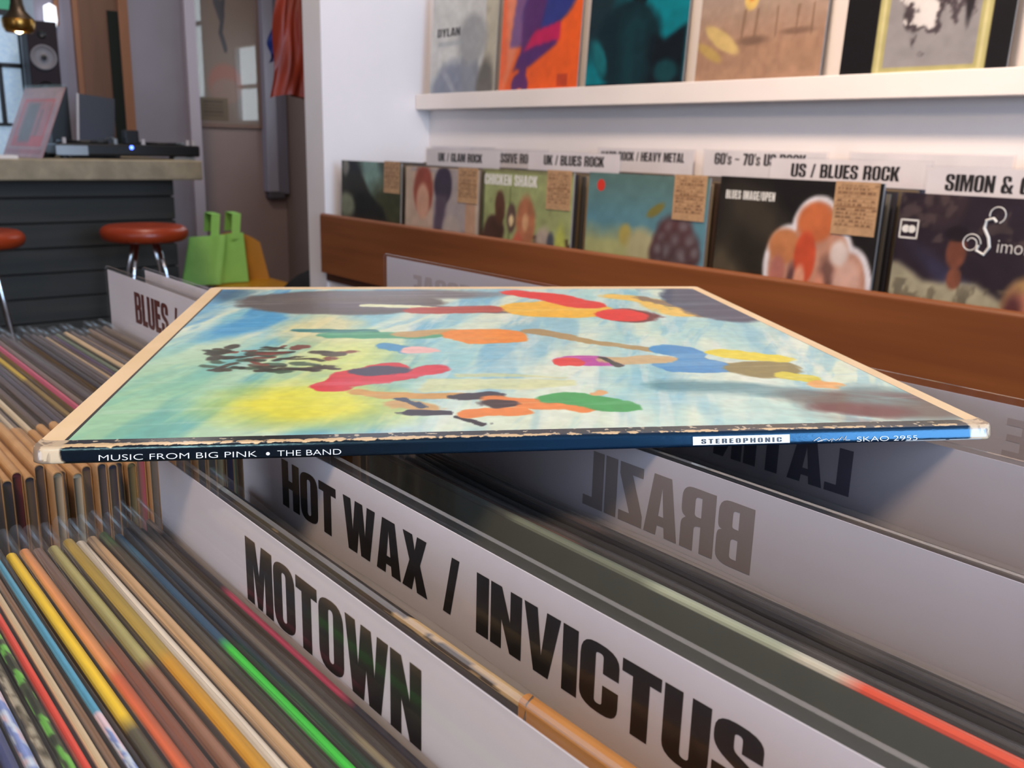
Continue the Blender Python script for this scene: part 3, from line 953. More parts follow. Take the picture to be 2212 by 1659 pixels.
Ya = .1565       # centre of the near column (far ends near .313, near ends near 0)
DK = (44, 42, 44)
near = [
    # (built left to right)
    # X, thickness, segments from the far end, label
    (.0105, .0030, [(0, (92, 78, 70))], 'brown record sleeve at the far left of the front crate, left of the navy one'),
    (.0150, .0030, [(0, (150, 130, 96))], 'sand coloured record sleeve left of the grey and navy ones in the front crate'),
    (.0200, .0030, [(0, (84, 96, 84))], 'moss grey record sleeve left of the slate one in the front crate'),
    (.0252, .0030, [(0, (70, 66, 70))], 'slate record sleeve left of the navy one in the front crate'),
    (.0300, .0036, [(0, (58, 66, 104))], 'navy blue record sleeve at the near left of the front crate'),
    (.0336, .0040, [(0, (196, 120, 62))], 'orange tan record sleeve between the navy and the speckled one'),
    (.0368, .0040, [(0, (120, 116, 96)), (.3, (150, 146, 128)), (.36, (96, 92, 74)), (.44, (160, 156, 136)), (.52, (100, 96, 80)), (.6, (156, 150, 132)), (.7, (110, 104, 88)), (.8, (150, 146, 126))], 'grey stone-speckled record sleeve beside the green flecked one'),
    (.0396, .0034, [(0, (66, 70, 50)), (.3, (92, 158, 62)), (.42, (52, 66, 40)), (.46, (98, 170, 70)), (.62, (58, 72, 44)), (.68, (84, 140, 60))], 'dark record sleeve flecked with leaf green, left of the bright red one'),
    (.0424, .0034, [(0, (214, 70, 52))], 'bright red record sleeve left of the cream edged one'),
    (.0452, .0030, [(0, (214, 190, 150))], 'cream edged record sleeve right of the bright red one'),
    (.0477, .0034, [(0, (136, 104, 78))], 'tan brown record sleeve between the cream and the turquoise one'),
    (.0503, .0038, [(0, (74, 150, 176)), (.3, (86, 160, 186)), (.36, (150, 176, 196)), (.42, (190, 176, 176)), (.5, (150, 140, 170)), (.6, (176, 140, 150)), (.7, (140, 140, 180))], 'record sleeve turning from turquoise blue to pale speckle'),
    (.0546, .0036, [(0, (232, 196, 46)), (.37, (84, 80, 60)), (.6, (70, 66, 70))], 'record sleeve with a yellow spine label on its far third'),
    (.0584, .0036, [(0, (212, 142, 86)), (.3, (196, 96, 58)), (.7, (206, 140, 80))], 'orange record sleeve right of the yellow labelled one'),
    (.0628, .0042, [(0, (120, 96, 84)), (.25, (132, 84, 66)), (.6, (116, 76, 58))], 'wide reddish brown record sleeve in plastic right of the orange one'),
    (.0672, .0040, [(0, (178, 172, 112)), (.3, (150, 110, 88)), (.5, (176, 164, 106)), (.7, (130, 72, 66)), (.8, (196, 180, 120))], 'pale olive green record sleeve left of the golden one'),
    (.0714, .0038, [(0, (176, 150, 70)), (.3, (204, 150, 46)), (.6, (214, 160, 50))], 'golden yellow record sleeve left of the white one'),
    (.0755, .0036, [(0, (236, 226, 206))], 'white record sleeve between the golden and the beige one'),
    (.0795, .0040, [(0, (206, 172, 130))], 'beige record sleeve right of the white one'),
    (.0836, .0036, [(0, (96, 130, 70)), (.05, (84, 80, 70)), (.35, (66, 64, 56))], 'olive drab record sleeve with a green far tip, left of the blue and green one'),
    (.0872, .0034, [(0, (62, 104, 130)), (.08, (54, 88, 116)), (.29, (64, 210, 70))], 'record sleeve dark blue at the far end and bright green at the near end'),
    (.0904, .0028, [(0, (38, 50, 62)), (.4, (40, 60, 50))], 'dark green record sleeve right of the bright green one'),
    (.0930, .0022, [(0, (110, 102, 92)), (.5, (140, 130, 104)), (.72, (222, 206, 190)), (.76, (70, 150, 200)), (.9, (60, 140, 196))], 'thin grey record sleeve with a sky blue near end'),
    (.0955, .0022, [(0, (64, 58, 56))], 'thin charcoal record sleeve left of the maroon marked one'),
    (.0978, .0022, [(0, (176, 150, 130)), (.04, (46, 42, 46)), (.22, (158, 58, 80)), (.44, (44, 40, 48)), (.58, (150, 40, 56)), (.62, (44, 40, 46)), (.72, (140, 44, 62)), (.76, (42, 40, 46))], 'black record sleeve with maroon marks standing against the nearest white card'),
]
def speckled(lab, segs, seed):
    if not ('speckle' in lab or 'flecked' in lab):
        return None
    nz = fbm(14, 171, 5, 60, 800 + seed, 3)
    pal = {'stone': [(70, 66, 48), (176, 170, 148), (120, 114, 94)], 'leaf': [(40, 48, 30), (104, 178, 70), (60, 70, 44)], 'pale': [(214, 190, 196), (120, 140, 190), (186, 200, 214)]}
    kk = pal['stone'] if 'stone' in lab else pal['leaf'] if 'leaf' in lab else pal['pale']

    def f(t, i):
        if 'pale' in lab and t < .34:
            return (78, 152, 180)
        q = nz[min(13, i), int(t * 170)]
        return kk[0] if q < .44 else kk[1] if q > .56 else kk[2]
    return f


for i, (X, T, segs, lab) in enumerate(near):
    gl = X - near[i - 1][0] if i else .004
    gr = near[i + 1][0] - X if i < len(near) - 1 else .0028
    T = round(min(gl, gr) - .0007, 4)
    record(X - .0002, Ya + rng.uniform(-.003, .002), -.1300 + rng.uniform(-.0016, .0016), T, segs, DK if i % 2 else (90, 80, 70), lab, 'records in the front crate', 100 + i, tagged=i not in (21, 22, 23, 24), paint=speckled(lab, segs, i), NS=170 if 'speckle' in lab or 'flecked' in lab else 40)

# between and behind the near dividers
chip = fbm(12, 160, 3, 22, 905, 4)


def worn(t, i):
    w = float(np.interp(t, [0, .1, .3, .40, .44, .55, 1], [.2, .15, .3, .5, .95, .9, .6]))
    if chip[min(11, i), min(159, int(t * 159))] * (.6 + w) > .62:
        return (214, 186, 138)
    return (38, 33, 33)


record(.1275, Ya + .004, -.1248, .0036, [(0, (40, 36, 36))], (28, 26, 28), 'black record sleeve with a chipped cream edge between the two front white cards', 'records behind the front cards', 200, tagged=False, paint=worn, NS=160)
# its folded tag with the printed word
tg = None
for o in C.objects:
    if o.name.startswith('record_sleeve') and o.get('label', '').startswith('black record sleeve with a chipped'):
        tg = o
tb = MB()
P_ = prof(.0044, 0, 6, .0012, .085)
nn = len(P_)
yA, yB = -LR / 2 - .002, -LR / 2 + .140
tb.add([(x, y, z) for y in (yA, yB) for x, z in P_], [(i, i + 1, nn + i + 1, nn + i) for i in range(nn - 1)], 0)
thin_text(tb, 'ARTIST', lambda u, v: (-.00235, yB - .012 - u, -.0095 + v), .030, .0052, 1)
tb.tube([(-.0024, yB - .003, -.012), (-.0026, yB - .0027, -.003), (-.0018, yB - .0025, .0006), (.0004, yB - .0022, .0016)], .00025, 6, 2)
tb.tube([(-.0024, yB - .060, -.012), (-.0026, yB - .0597, -.003), (-.0018, yB - .0595, .0006), (.0004, yB - .0592, .0016)], .00025, 6, 2)
tb.build('price_tag', [noisy('orange_tan_card', L(206, 146, 74), L(196, 134, 64), (40, 40, 40), rough=.6), mat('brown_print', L(88, 56, 34), .6), STEEL], tg, loc=(0, 0, .451 - .1248))

olive = thing('record_sleeve', 'dark olive record sleeve with an orange near edge, facing the second white card', 'record', (.1895, Ya, -.4510), (0, 0, 0), 'records behind the front cards')
link('jacket', jacket_mesh(.0036, LR, .331, [(0, (72, 74, 66)), (.28, (120, 126, 106)), (.5, (168, 176, 150)), (.64, (206, 202, 180)), (.69, (226, 84, 50))], (108, 112, 94), 301, .04), olive, (0, 0, .331))
ff = MB().box(-.0027, -.0023, -LR / 2 - .003, LR / 2 + .012, -.30, .0016)
ff.build('plastic_outer', clear('glossy_outer', ior=1.45, rough=.05, haze=.02), olive, loc=(0, 0, .331))
darks = [(38, 32, 32), (70, 44, 38), (92, 56, 44), (44, 36, 36), (30, 28, 32), (60, 42, 38), (34, 30, 34)]
for i in range(7):
    c1 = darks[i]
    record(.1945 + i * .0040, Ya - .002 * (i % 3), -.1262 + rng.uniform(-.0015, .0015), .0032,
           [(0, c1), (.30, tuple(min(255, q + 14) for q in c1)), (.34, (30, 29, 34)), (.62, (58, 54, 50)), (.66, (30, 28, 30))], (30, 28, 30),
           'dark record sleeve packed behind the olive one, before the back of the third white card', 'dark records behind the olive sleeve', 320 + i, tagged=False)
for i in range(11):
    c1 = [(60, 54, 52), (44, 40, 44), (90, 82, 76), (52, 48, 54)][i % 4]
    record(.2345 + i * .0070, Ya - .004, -.1300 + rng.uniform(-.0015, .0015), .0040, [(0, c1)], (40, 38, 42),
           'record sleeve packed between the third and the fourth white card', 'records between the third and fourth cards', 340 + i, tagged=False)
for i in range(9):
    c1 = [(46, 36, 36), (40, 38, 44), (70, 58, 56), (36, 34, 38)][i % 4]
    record(.3280 + i * .0072, Ya - .004, -.1290 + rng.uniform(-.0015, .0015), .0040, [(0, c1)], (40, 38, 42),
           'record sleeve packed between the fourth and the rearmost white card', 'records before the rearmost card', 360 + i, tagged=False)

# ---- far column (records with tan tags at their near corner)
Yc = .578
far_cols = {
    3: (196, 176, 120), 6: (126, 62, 62), 9: (206, 190, 160), 11: (214, 200, 170), 14: (74, 70, 84), 16: (214, 186, 70),
    17: (190, 84, 108), 20: (96, 92, 100), 22: (70, 66, 70), 25: (206, 176, 130), 26: (78, 62, 92), 27: (110, 130, 100), 28: (206, 180, 140), 30: (196, 166, 126), 32: (150, 130, 110), 34: (140, 126, 110)}
uniq = {16: 'record sleeve with a yellow streak in the rear crate, left of the pink one', 17: 'pink record sleeve in the rear crate among brown tagged ones',
        26: 'purple record sleeve in the rear crate right of the pink one', 27: 'greenish record sleeve in the rear crate beside the purple one',
        6: 'maroon record sleeve in the rear crate near the left edge', 11: 'pale cream record sleeve in the rear crate left of the pink one'}
for i in range(36):
    X = .052 + i * .0046
    base = far_cols.get(i, [(104, 92, 88), (92, 82, 84), (120, 104, 96), (86, 78, 80)][i % 4])
    lab = uniq.get(i, 'brownish record sleeve with a tan tag in the rear crate')
    grp = None if i in uniq else 'brown tagged records of the rear crate'
    sg = [(0, base)] if i != 16 else [(0, (96, 88, 86)), (.12, (214, 186, 70)), (.4, (150, 130, 80))]
    record(X + rng.uniform(-.0002, .0002), Yc + rng.uniform(-.007, .007), -.1440 + .0008 * (i % 5) + rng.uniform(-.002, .002), .0036, sg, [(104, 86, 58), (62, 52, 40), (132, 112, 78), (84, 70, 50), (116, 98, 76)][i % 5], lab, grp, 400 + i)
for i in range(22):
    X = .250 + i * .0085
    record(X, Yc + rng.uniform(-.006, .006), -.1480, .0040, [(0, [(80, 70, 70), (60, 56, 60), (110, 96, 84)][i % 3])], (50, 46, 44),
           'record sleeve standing in the rear crate beneath the painted album sleeve', 'rear crate records under the album', 450 + i, film=False)


# ---- divider cards
def divider(X, Yf, Yn, zt, label, words=None, yt=None, yw=None, zb=None, th=None, back=False, ink=INK, rz=0, slant=0, lean=0, paper=PAPER, group='white divider cards', edge=EDGE, zp=None, hh=None, name='divider_card', marg=.006):
    """white paper in a stiff clear sleeve; Yf far end, Yn near end"""
    hh = hh or zt + (.4510 if X < .6 else .3715)
    ym = (Yf + Yn) / 2
    t = thing(name, label, 'divider', (X, ym, zt - hh), (0, lean, rz), group)
    zpp = hh - (marg if zp is None else zt - zp)
    hf = (Yf - Yn) / 2
    cb = MB().box(-.00016, .00016, -hf + .005, hf - .005, .012, zpp)
    if words:
        fn = (lambda u, v: (-.00028, (yt - ym) - u, (zb - zt + hh) + v)) if not back else (lambda u, v: (-.00028, (yt - ym) - (yw - u), (zb - zt + hh) + v))
        heavy_text(cb, words, fn, yw, th, 1)
        fn2 = (lambda u, v: (.00028, (yt - ym) - u, (zb - zt + hh) + v)) if not back else (lambda u, v: (.00028, (yt - ym) - (yw - u), (zb - zt + hh) + v))
        heavy_text(cb, words, fn2, yw, th, 2)
    cb.build('paper_card', [paper, ink, SHOWT if not back else INK], t)
    pb = MB()
    T_ = .0008
    vs = [(x, y, z) for x in (-T_, T_) for (y, z) in ((-hf, 0), (hf, 0), (hf, hh - .003), (hf - .003, hh), (-hf, hh + slant))]
    pb.add(vs, [(0, 1, 2, 3, 4), (9, 8, 7, 6, 5), (0, 5, 6, 1), (1, 6, 7, 2)], 0)
    pb.add(vs, [(2, 7, 8, 3), (3, 8, 9, 4), (4, 9, 5, 0)], 1)
    pb.build('plastic_cover', [PLAST, edge], t)
    return t


divider(.1008, .311, -.008, -.0996, 'nearest white divider card with one black six letter word in clear plastic', 'MOTOWN', .2365, .0890, -.1290, .0198, zp=-.1036)
divider(.1370, .325, .004, -.0962, 'white divider card with a slash between black words just behind the nearest one', 'HOT_WAX / INVICTUS', .2870, .2015, -.1245, .0172, zp=-.1000)
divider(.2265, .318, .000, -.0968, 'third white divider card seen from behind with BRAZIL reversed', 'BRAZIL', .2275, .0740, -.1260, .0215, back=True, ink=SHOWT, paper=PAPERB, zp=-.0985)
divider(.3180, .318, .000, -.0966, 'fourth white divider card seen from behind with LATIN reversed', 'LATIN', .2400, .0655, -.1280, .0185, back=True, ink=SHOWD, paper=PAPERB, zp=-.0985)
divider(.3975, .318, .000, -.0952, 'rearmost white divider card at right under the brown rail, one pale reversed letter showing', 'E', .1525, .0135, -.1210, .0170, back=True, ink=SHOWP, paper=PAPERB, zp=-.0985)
divider(.2185, .752, .437, -.0962, 'white divider card lettered BLUES standing behind the tagged records', 'BLUES /', .6884, .0846, -.1310, .0228, ink=INKR, zp=-.099)
divider(.2400, .732, .437, -.0965, 'blank white divider card directly behind the one lettered BLUES', zp=-.0985)
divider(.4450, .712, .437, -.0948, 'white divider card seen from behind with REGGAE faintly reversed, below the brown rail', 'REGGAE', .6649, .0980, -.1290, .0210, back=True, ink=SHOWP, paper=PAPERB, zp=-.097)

# ---- the island bin itself
bn = thing('record_bin', 'wooden island record bin holding the crates under the album sleeve', 'bin', (.24, .38, Z0))
zb_ = H - .4515
MB().box(-.27, .27, -.42, .42, zb_ - .018, zb_ - .0005).build('bin_floor', PLY, bn)
MB().box(-.27, .27, -.42, -.405, zb_, zb_ + .14).build('side_panel', PLY, bn)
MB().box(-.27, .27, .405, .42, zb_, zb_ + .14).build('side_panel', PLY, bn)
MB().box(-.27, -.255, -.405, .405, zb_, zb_ + .14).build('side_panel', PLY, bn)
MB().box(.255, .27, -.405, .405, zb_, zb_ + .14).build('side_panel', PLY, bn)
MB().box(-.255, .255, -.018, -.008, zb_, zb_ + .14).build('partition', PLY, bn)
for sx_ in (-1, 1):
    for sy_ in (-1, 1):
        MB().box(sx_ * .23 - .02, sx_ * .23 + .02, sy_ * .38 - .02, sy_ * .38 + .02, 0, zb_ - .018).build('leg', PLY, bn)

# ================================================================== WALL BIN
wbn = thing('wall_record_bin', 'long wall record bin with a stained brown wooden rail', 'bin', (1.34, 1.0, Z0))
zr0, zr1 = H - .374, H - .203
rl = MB()
ya, yb2 = -1.9, YW - 1.0 - .001
rl.box(-.008, .009, ya, yb2, zr0, zr1 - .006)
rl.tube([(.0005, ya, zr1 - .007), (.0005, yb2, zr1 - .007)], .0085, 16)
rl.build('rail', WOOD, wbn, bevel=0)
MB().box(.009, XB - 1.34 - .002, ya, yb2, H - .40, H - .374).build('bin_floor', WOODD, wbn)
MB().box(.05, XB - 1.34 - .002, ya, 2.335 - 1.0, 0, H - .40).build('cabinet', WOODD, wbn)
MB().box(.02, XB - 1.34 - .002, 2.335 - 1.0, yb2, 0, H - .40).build('white_post', LEDGEM, wbn)
LW = .311


def bin_cover(X, yl, zt, painter, label, parts=None, cat='record', lean=.03, ht=None, tagw=.076, tagh=.083, wid=LW, nm='record_sleeve', tagged=True, grp=None, tagz=.004, film=FILMC):
    """a front-facing sleeve whose left edge is at Y = yl; painter fills the printed front (u to the viewer's right)"""
    ht = ht or zt + .3730
    t = thing(nm, label, cat, (X, yl - wid / 2, zt - ht), (0, lean, 0), grp)
    jb = MB().box(0, .004, -wid / 2, wid / 2, 0, ht, 1, (.3, .28, .26))
    n = painter.n - 1
    m_ = painter.m - 1
    jb.grid(lambda i, j: (-.0002, wid / 2 - i * wid, j * ht), n, m_, 0, painter.cols())
    if parts:
        parts(jb, lambda u, v: (-.0004, wid / 2 - u * wid, v * ht))
    jb.build('jacket', [PRINTG, PRINT, WINK, INK, PINK_INK, REDDOT], t)
    if tagged:
        pt = Paint(50, 56, (188, 152, 114), 5 + int(yl * 100))
        pt.grain(.08, 12)
        r_ = random.Random(int(yl * 1000))
        for k, vq in enumerate([.9, .83, .76, .70, .62, .55, .45, .38, .31, .24, .17]):
            pt.rect(.05, .95, vq - .012, vq + .006, (160, 122, 88), .75)
            u = .08
            while u < .9:
                w = r_.uniform(.03, .12)
                if r_.random() < .72:
                    pt.rect(u, u + w, vq + .01, vq + .045, (96, 68, 48), r_.uniform(.35, .8))
                u += w + .03
        pt.rect(.04, .96, .515, .53, (120, 82, 52), .9)
        tb_ = MB()
        tb_.grid(lambda i, j: (-.0016, -wid / 2 + tagw + .006 - i * tagw, ht + tagz - tagh + j * tagh), 49, 55, 0, pt.cols())
        y0_, y1_ = -wid / 2 + .006, -wid / 2 + .006 + tagw
        tb_.box(-.0014, -.0006, y0_, y1_, ht + tagz - tagh, ht + tagz, 1)
        tb_.build('price_tag', [PRINT, TAN], t)
    fb = MB().box(-.0026, -.0024, -wid / 2 - .004, wid / 2 + .004, .0, ht + .005)
    fb.build('plastic_outer', film, t)
    return t


NPC = 72
yls = [2.42, 2.085, 1.762, 1.402, 1.067, .724]
# 1 dark green cover
p = Paint(NPC, NPC, (74, 86, 76), 201)
p.v = p.v - .12
p.ell(.55, .72, .16, .5, (126, 158, 148), rot=.3, soft=.6, wob=.2)
p.ell(.82, .5, .3, .25, (70, 72, 50), soft=.6, wob=.2)
p.poly([(.0, .95), (.22, .9), (.5, .62), (.72, .5), (.86, .3), (.9, .0), (.3, .3), (.0, .45)], (38, 38, 34), blur=3)
p.ell(.09, .5, .14, .1, (136, 142, 118), soft=.6, wob=.2)
p.ell(.08, .83, .06, .07, (140, 140, 130), soft=.6, wob=.3)
p.grain(.14, 16)
bin_cover(1.365, yls[0], -.049, p, 'dark green record sleeve farthest left in the wall bin', grp='front records of the wall bin')
# 2 beige cover with two heads
p = Paint(NPC, NPC, (196, 176, 156), 211)
p.v = p.v - .13
p.rect(.08, .84, .0, .86, (170, 160, 158))
p.rect(.84, .97, .0, .8, (188, 152, 126))
p.rect(.08, .40, .0, .83, (194, 170, 150))
p.ell(.25, .68, .14, .19, (150, 76, 60), soft=.25, wob=.15)
p.ell(.25, .60, .09, .14, (206, 160, 136), soft=.3, wob=.1)
p.ell(.53, .74, .12, .15, (66, 58, 74), soft=.2, wob=.1)
p.poly([(.44, .66), (.60, .66), (.54, .42), (.50, .2), (.84, .4), (.86, .1), (.42, .0), (.40, .3)], (96, 82, 96), blur=3)
p.ell(.66, .4, .12, .12, (182, 170, 162), soft=.3)
p.grain(.08, 14)
bin_cover(1.365, yls[1], -.055, p, 'beige record sleeve picturing two heads in the wall bin', grp='front records of the wall bin')
# 3 green cover
p = Paint(NPC, NPC, (146, 154, 104), 221)
p.mixm(fbm(NPC, NPC, 5, 5, 225) * .8, (168, 180, 124))
p.rect(.33, .345, .5, .9, (98, 116, 66), .8)
p.rect(.0, .03, 0, 1, (84, 84, 60))
p.v = p.v - .15
p.mixm((p.v < .42) * sm(fbm(NPC, NPC, 9, 9, 226), .52, .58), (74, 54, 44))
p.ell(.16, .42, .12, .10, (76, 54, 46), soft=.3, wob=.2)
p.ell(.22, .58, .06, .12, (92, 62, 48), soft=.3, wob=.2)
p.ell(.36, .52, .05, .1, (100, 80, 72), soft=.3, wob=.2)
p.ell(.52, .5, .10, .2, (176, 116, 84), soft=.3, wob=.2)
p.ell(.36, .50, .025, .04, (216, 196, 150), soft=.4)
p.ell(.52, .50, .035, .06, (206, 160, 120), soft=.4)
p.ell(.44, .32, .06, .10, (188, 100, 78), soft=.4, wob=.2)
p.ell(.72, .36, .09, .12, (174, 160, 146), soft=.4, wob=.3)
p.ell(.80, .38, .04, .08, (80, 84, 92), soft=.4, wob=.3)
p.ell(.90, .3, .06, .2, (178, 186, 92), soft=.5, wob=.2)
p.v = p.v + .15
p.rect(0, 1, .975, 1, (130, 132, 92))
p.grain(.12, 18)


def t3(mb_, q):
    heavy_text(mb_, 'CHICKEN SHACK', lambda u, v: q(.03 + u, .89 + v), .60, .075, 2, gap=.06)


bin_cover(1.365, yls[2], -.050, p, 'green record sleeve picturing a crowd, under the UK blues rock card', t3, grp='front records of the wall bin')
# 4 teal blue cover
p = Paint(NPC, NPC, (98, 140, 146), 231)
p.mixm(1 - sm(p.v, .35, 1.0), (88, 136, 156))
p.mixm(sm(p.v, .75, 1.0) * .7, (92, 116, 106))
p.v = p.v - .2
p.ell(.25, .32, .4, .14, (168, 172, 120), soft=.9, wob=.35)
p.ell(.36, .44, .06, .07, (172, 160, 90), soft=.5, wob=.3)
p.ell(.5, .38, .12, .1, (176, 172, 132), soft=.6, wob=.35)
p.ell(.60, .60, .08, .03, (128, 122, 64), rot=.5, soft=.4, wob=.2)
p.v = p.v - .05
p.u = p.u - .02
for cx_, cy_, rr in ((.70, .43, .085), (.80, .45, .08), (.64, .37, .07), (.75, .36, .09), (.86, .37, .08), (.68, .30, .09), (.80, .28, .09), (.61, .31, .06), (.90, .31, .06), (.74, .20, .10), (.86, .2, .07), (.62, .22, .07)):
    p.ell(cx_, cy_, rr, rr, (66 + int(cy_ * 60) % 30, 62, 64), soft=.6, wob=.25)
    p.ell(cx_ + .01, cy_ + .02, rr * .45, rr * .45, (126, 122, 126), soft=1.2, al=.7)
p.grain(.07, 14)


def t4(mb_, q):
    mb_.add([q(.115 + .036 * math.cos(a), .925 + .036 * math.sin(a)) for a in np.linspace(2 * PI, 0, 20, endpoint=False)], [tuple(range(20))], 5)


bin_cover(1.362, yls[3], -.046, p, 'teal blue record sleeve with a red dot sticker and grey fruit in the wall bin', t4, grp='front records of the wall bin')
# 5 black cover with a white outlined group
p = Paint(96, 96, (30, 27, 24), 241)
p.ell(.1, .42, .2, .26, (82, 74, 58), soft=.9, wob=.3)
p.ell(.3, .72, .3, .16, (62, 56, 46), rot=-.6, soft=.9, wob=.3)
p.ell(.32, .55, .3, .1, (44, 40, 32), rot=-.7, soft=.9, wob=.2)
p.ell(.2, .3, .3, .15, (16, 14, 12), soft=.5, wob=.2)
p.v = p.v - .2
for q, c_ in ((0, (226, 224, 228)), (.03, (194, 144, 120))):
    for cx_, cy_, rx_, ry_ in ((.50, .36, .155, .22), (.66, .54, .16, .19), (.76, .36, .14, .24), (.86, .3, .14, .2), (.64, .25, .2, .2), (.34, .18, .12, .08)):
        p.ell(cx_, cy_, rx_ - q, ry_ - q, c_, soft=.1, wob=.04)
p.ell(.47, .47, .10, .09, (192, 126, 82), soft=.3, wob=.1)
p.ell(.64, .60, .11, .1, (200, 112, 68), soft=.3, wob=.1)
p.ell(.60, .42, .065, .13, (200, 84, 54), soft=.25, wob=.1)
p.ell(.44, .33, .05, .1, (180, 116, 104), soft=.5, wob=.3)
p.ell(.53, .25, .03, .14, (102, 70, 68), soft=.6, wob=.3)
p.ell(.74, .32, .05, .12, (120, 86, 76), soft=.6, wob=.4)
p.ell(.86, .3, .08, .16, (212, 174, 158), soft=.5, wob=.3)
p.ell(.80, .46, .05, .06, (220, 206, 198), soft=.5, wob=.4)
p.ell(.58, .30, .035, .08, (216, 156, 128), soft=.5, wob=.2)
p.ell(.70, .26, .04, .1, (214, 150, 124), soft=.5, wob=.2)
p.mixm(((p.v < .2) & (p.u > .3) & (p.u < .9)) * sm(fbm(96, 96, 12, 12, 249), .55, .62) * .5, (120, 76, 64))
p.grain(.08, 20)


def t5(mb_, q):
    heavy_text(mb_, 'BLUES IMAGE/OPEN', lambda u, v: q(.045 + u, .885 + v), .33, .045, 2, gap=.09)


bin_cover(1.362, yls[4], -.041, p, 'black record sleeve with a white outlined group of heads in the wall bin', t5, grp='front records of the wall bin', tagz=.001)
# 6 dark cover with script lettering
p = Paint(96, 96, (44, 34, 42), 251)
p.mixm(sm(fbm(96, 96, 4, 4, 255), .5, .7) * .6, (62, 48, 50))
p.ell(.38, .56, .3, .05, (60, 58, 84), rot=-.6, soft=.9, wob=.2)
p.mixm(sm(fbm(96, 96, 14, 14, 258), .6, .66) * (p.v > .78) * .5, (98, 84, 78))
p.v = p.v - .33
p.u = p.u + .03
p.poly([(.0, .2), (.0, .36), (.08, .34), (.2, .27), (.3, .28), (.44, .29), (.62, .2), (.66, .06), (.2, .05), (.14, .16)], (164, 160, 134), blur=3)
p.mixm(((p.v < .27) & (p.v > -.2) & (p.u < .6)) * sm(fbm(96, 96, 8, 14, 263), .54, .6) * .7, (96, 90, 74))
p.ell(.335, .42, .045, .075, (120, 72, 54), soft=.3, wob=.1)
p.ell(.34, .30, .035, .05, (128, 78, 58), soft=.3)
p.ell(.33, .50, .055, .035, (32, 24, 28), soft=.4)
p.ell(.70, .22, .12, .13, (176, 140, 90), soft=.3, wob=.12)
p.ell(.68, .16, .08, .12, (178, 118, 92), soft=.35, wob=.1)
p.ell(.62, .17, .04, .1, (92, 52, 52), soft=.8, wob=.1)
p.ell(.71, .165, .02, .01, (60, 40, 40), soft=.6)
p.grain(.12, 24)


def t6(mb_, q0):
    q = lambda u, v: q0(u - .135, v + .165)
    thin_text(mb_, 'imon &', lambda u, v: q(.62 + u, .60 + v), .22, .06, 2)
    sp = [(.60, .73), (.585, .745), (.555, .735), (.55, .70), (.575, .66), (.585, .62), (.565, .585), (.53, .60), (.535, .625)]
    mb_.tube([q(u, v) for u, v in sp], .0022, 6, 2)
    mb_.tube([q(.50 + .045 * math.cos(a) * (1 - a / 16), .63 + .045 * math.sin(a) * (1 - a / 16)) for a in np.linspace(0, 9, 26)], .0009, 5, 2)
    mb_.tube([q(.60 + .035 * math.cos(a), .76 + .035 * math.sin(a)) for a in np.linspace(-1.2, 3.4, 16)], .0009, 5, 2)
    q = lambda u, v: q0(u - .018, v + .13)
    for (a0, a1, b0, b1) in ((.03, .125, .742, .75), (.03, .125, .66, .668), (.03, .038, .66, .75), (.117, .125, .66, .75)):
        mb_.add([q(a0, b0), q(a1, b0), q(a1, b1), q(a0, b1)], [(3, 2, 1, 0)], 2)
    for cx_ in (.062, .092):
        mb_.add([q(cx_ + .02 * math.cos(a), .705 + .018 * math.sin(a)) for a in np.linspace(2 * PI, 0, 16, endpoint=False)], [tuple(range(16))], 2)


bin_cover(1.358, yls[5], -.052, p, 'dark record sleeve with white script lettering, nearest in the wall bin', t6, grp='front records of the wall bin', tagged=False)
bin_cover(1.362, .375, -.047, Paint(8, 8, (60, 58, 62)), 'dark grey record sleeve past the script lettered one in the wall bin', grp='front records of the wall bin')

# sleeves packed behind, one group per column
pack_cols = [(70, 68, 66), (120, 106, 88), (52, 50, 56), (150, 136, 112), (44, 52, 74), (96, 84, 66), (60, 46, 36), (110, 108, 100)]
colnames = ['dark green', 'beige two-headed', 'green crowded', 'teal blue', 'black white-outlined', 'script lettered']
packmesh = []
for k, c_ in enumerate(pack_cols):
    mb_ = MB().box(0, .0036, -LW / 2, LW / 2, 0, .3195 + .003 * ((k * 5) % 7 - 3) / 3, 0, L(*c_))
    packmesh.append(mb_.mesh('record_sleeve', [PRINT]))
card_x = {1: (1.425, 1.575), 2: (1.5, 1.69), 3: (1.69,), 4: (1.5, 1.69), 5: (1.42, 1.69), 0: (1.69,)}
for ci, yl in enumerate(yls):
    for k in range(22):
        X = 1.3725 + k * .0145
        if any(-.0045 < X - q < .002 for q in card_x[ci]):
            continue
        o = link('record_sleeve', packmesh[(k * 3 + ci) % 8], None, (X, yl - LW / 2 + rng.uniform(-.005, .004), H - .3735))
        o.rotation_euler = (0, .03, 0)
        tag(o, 'record sleeve packed behind the %s one in the wall bin' % colnames[ci], 'record', 'wall bin records behind the %s sleeve' % colnames[ci])


def wall_divider(X, yl, zt, label, words=None, yt=0, yw=0, z0=0, z1=0, wid=.315):
    return divider(X, yl, yl - wid, zt, label, words, yt, yw, z0, z1 - z0, lean=.03, group='lettered cards of the wall bin', zp=zt - .003)


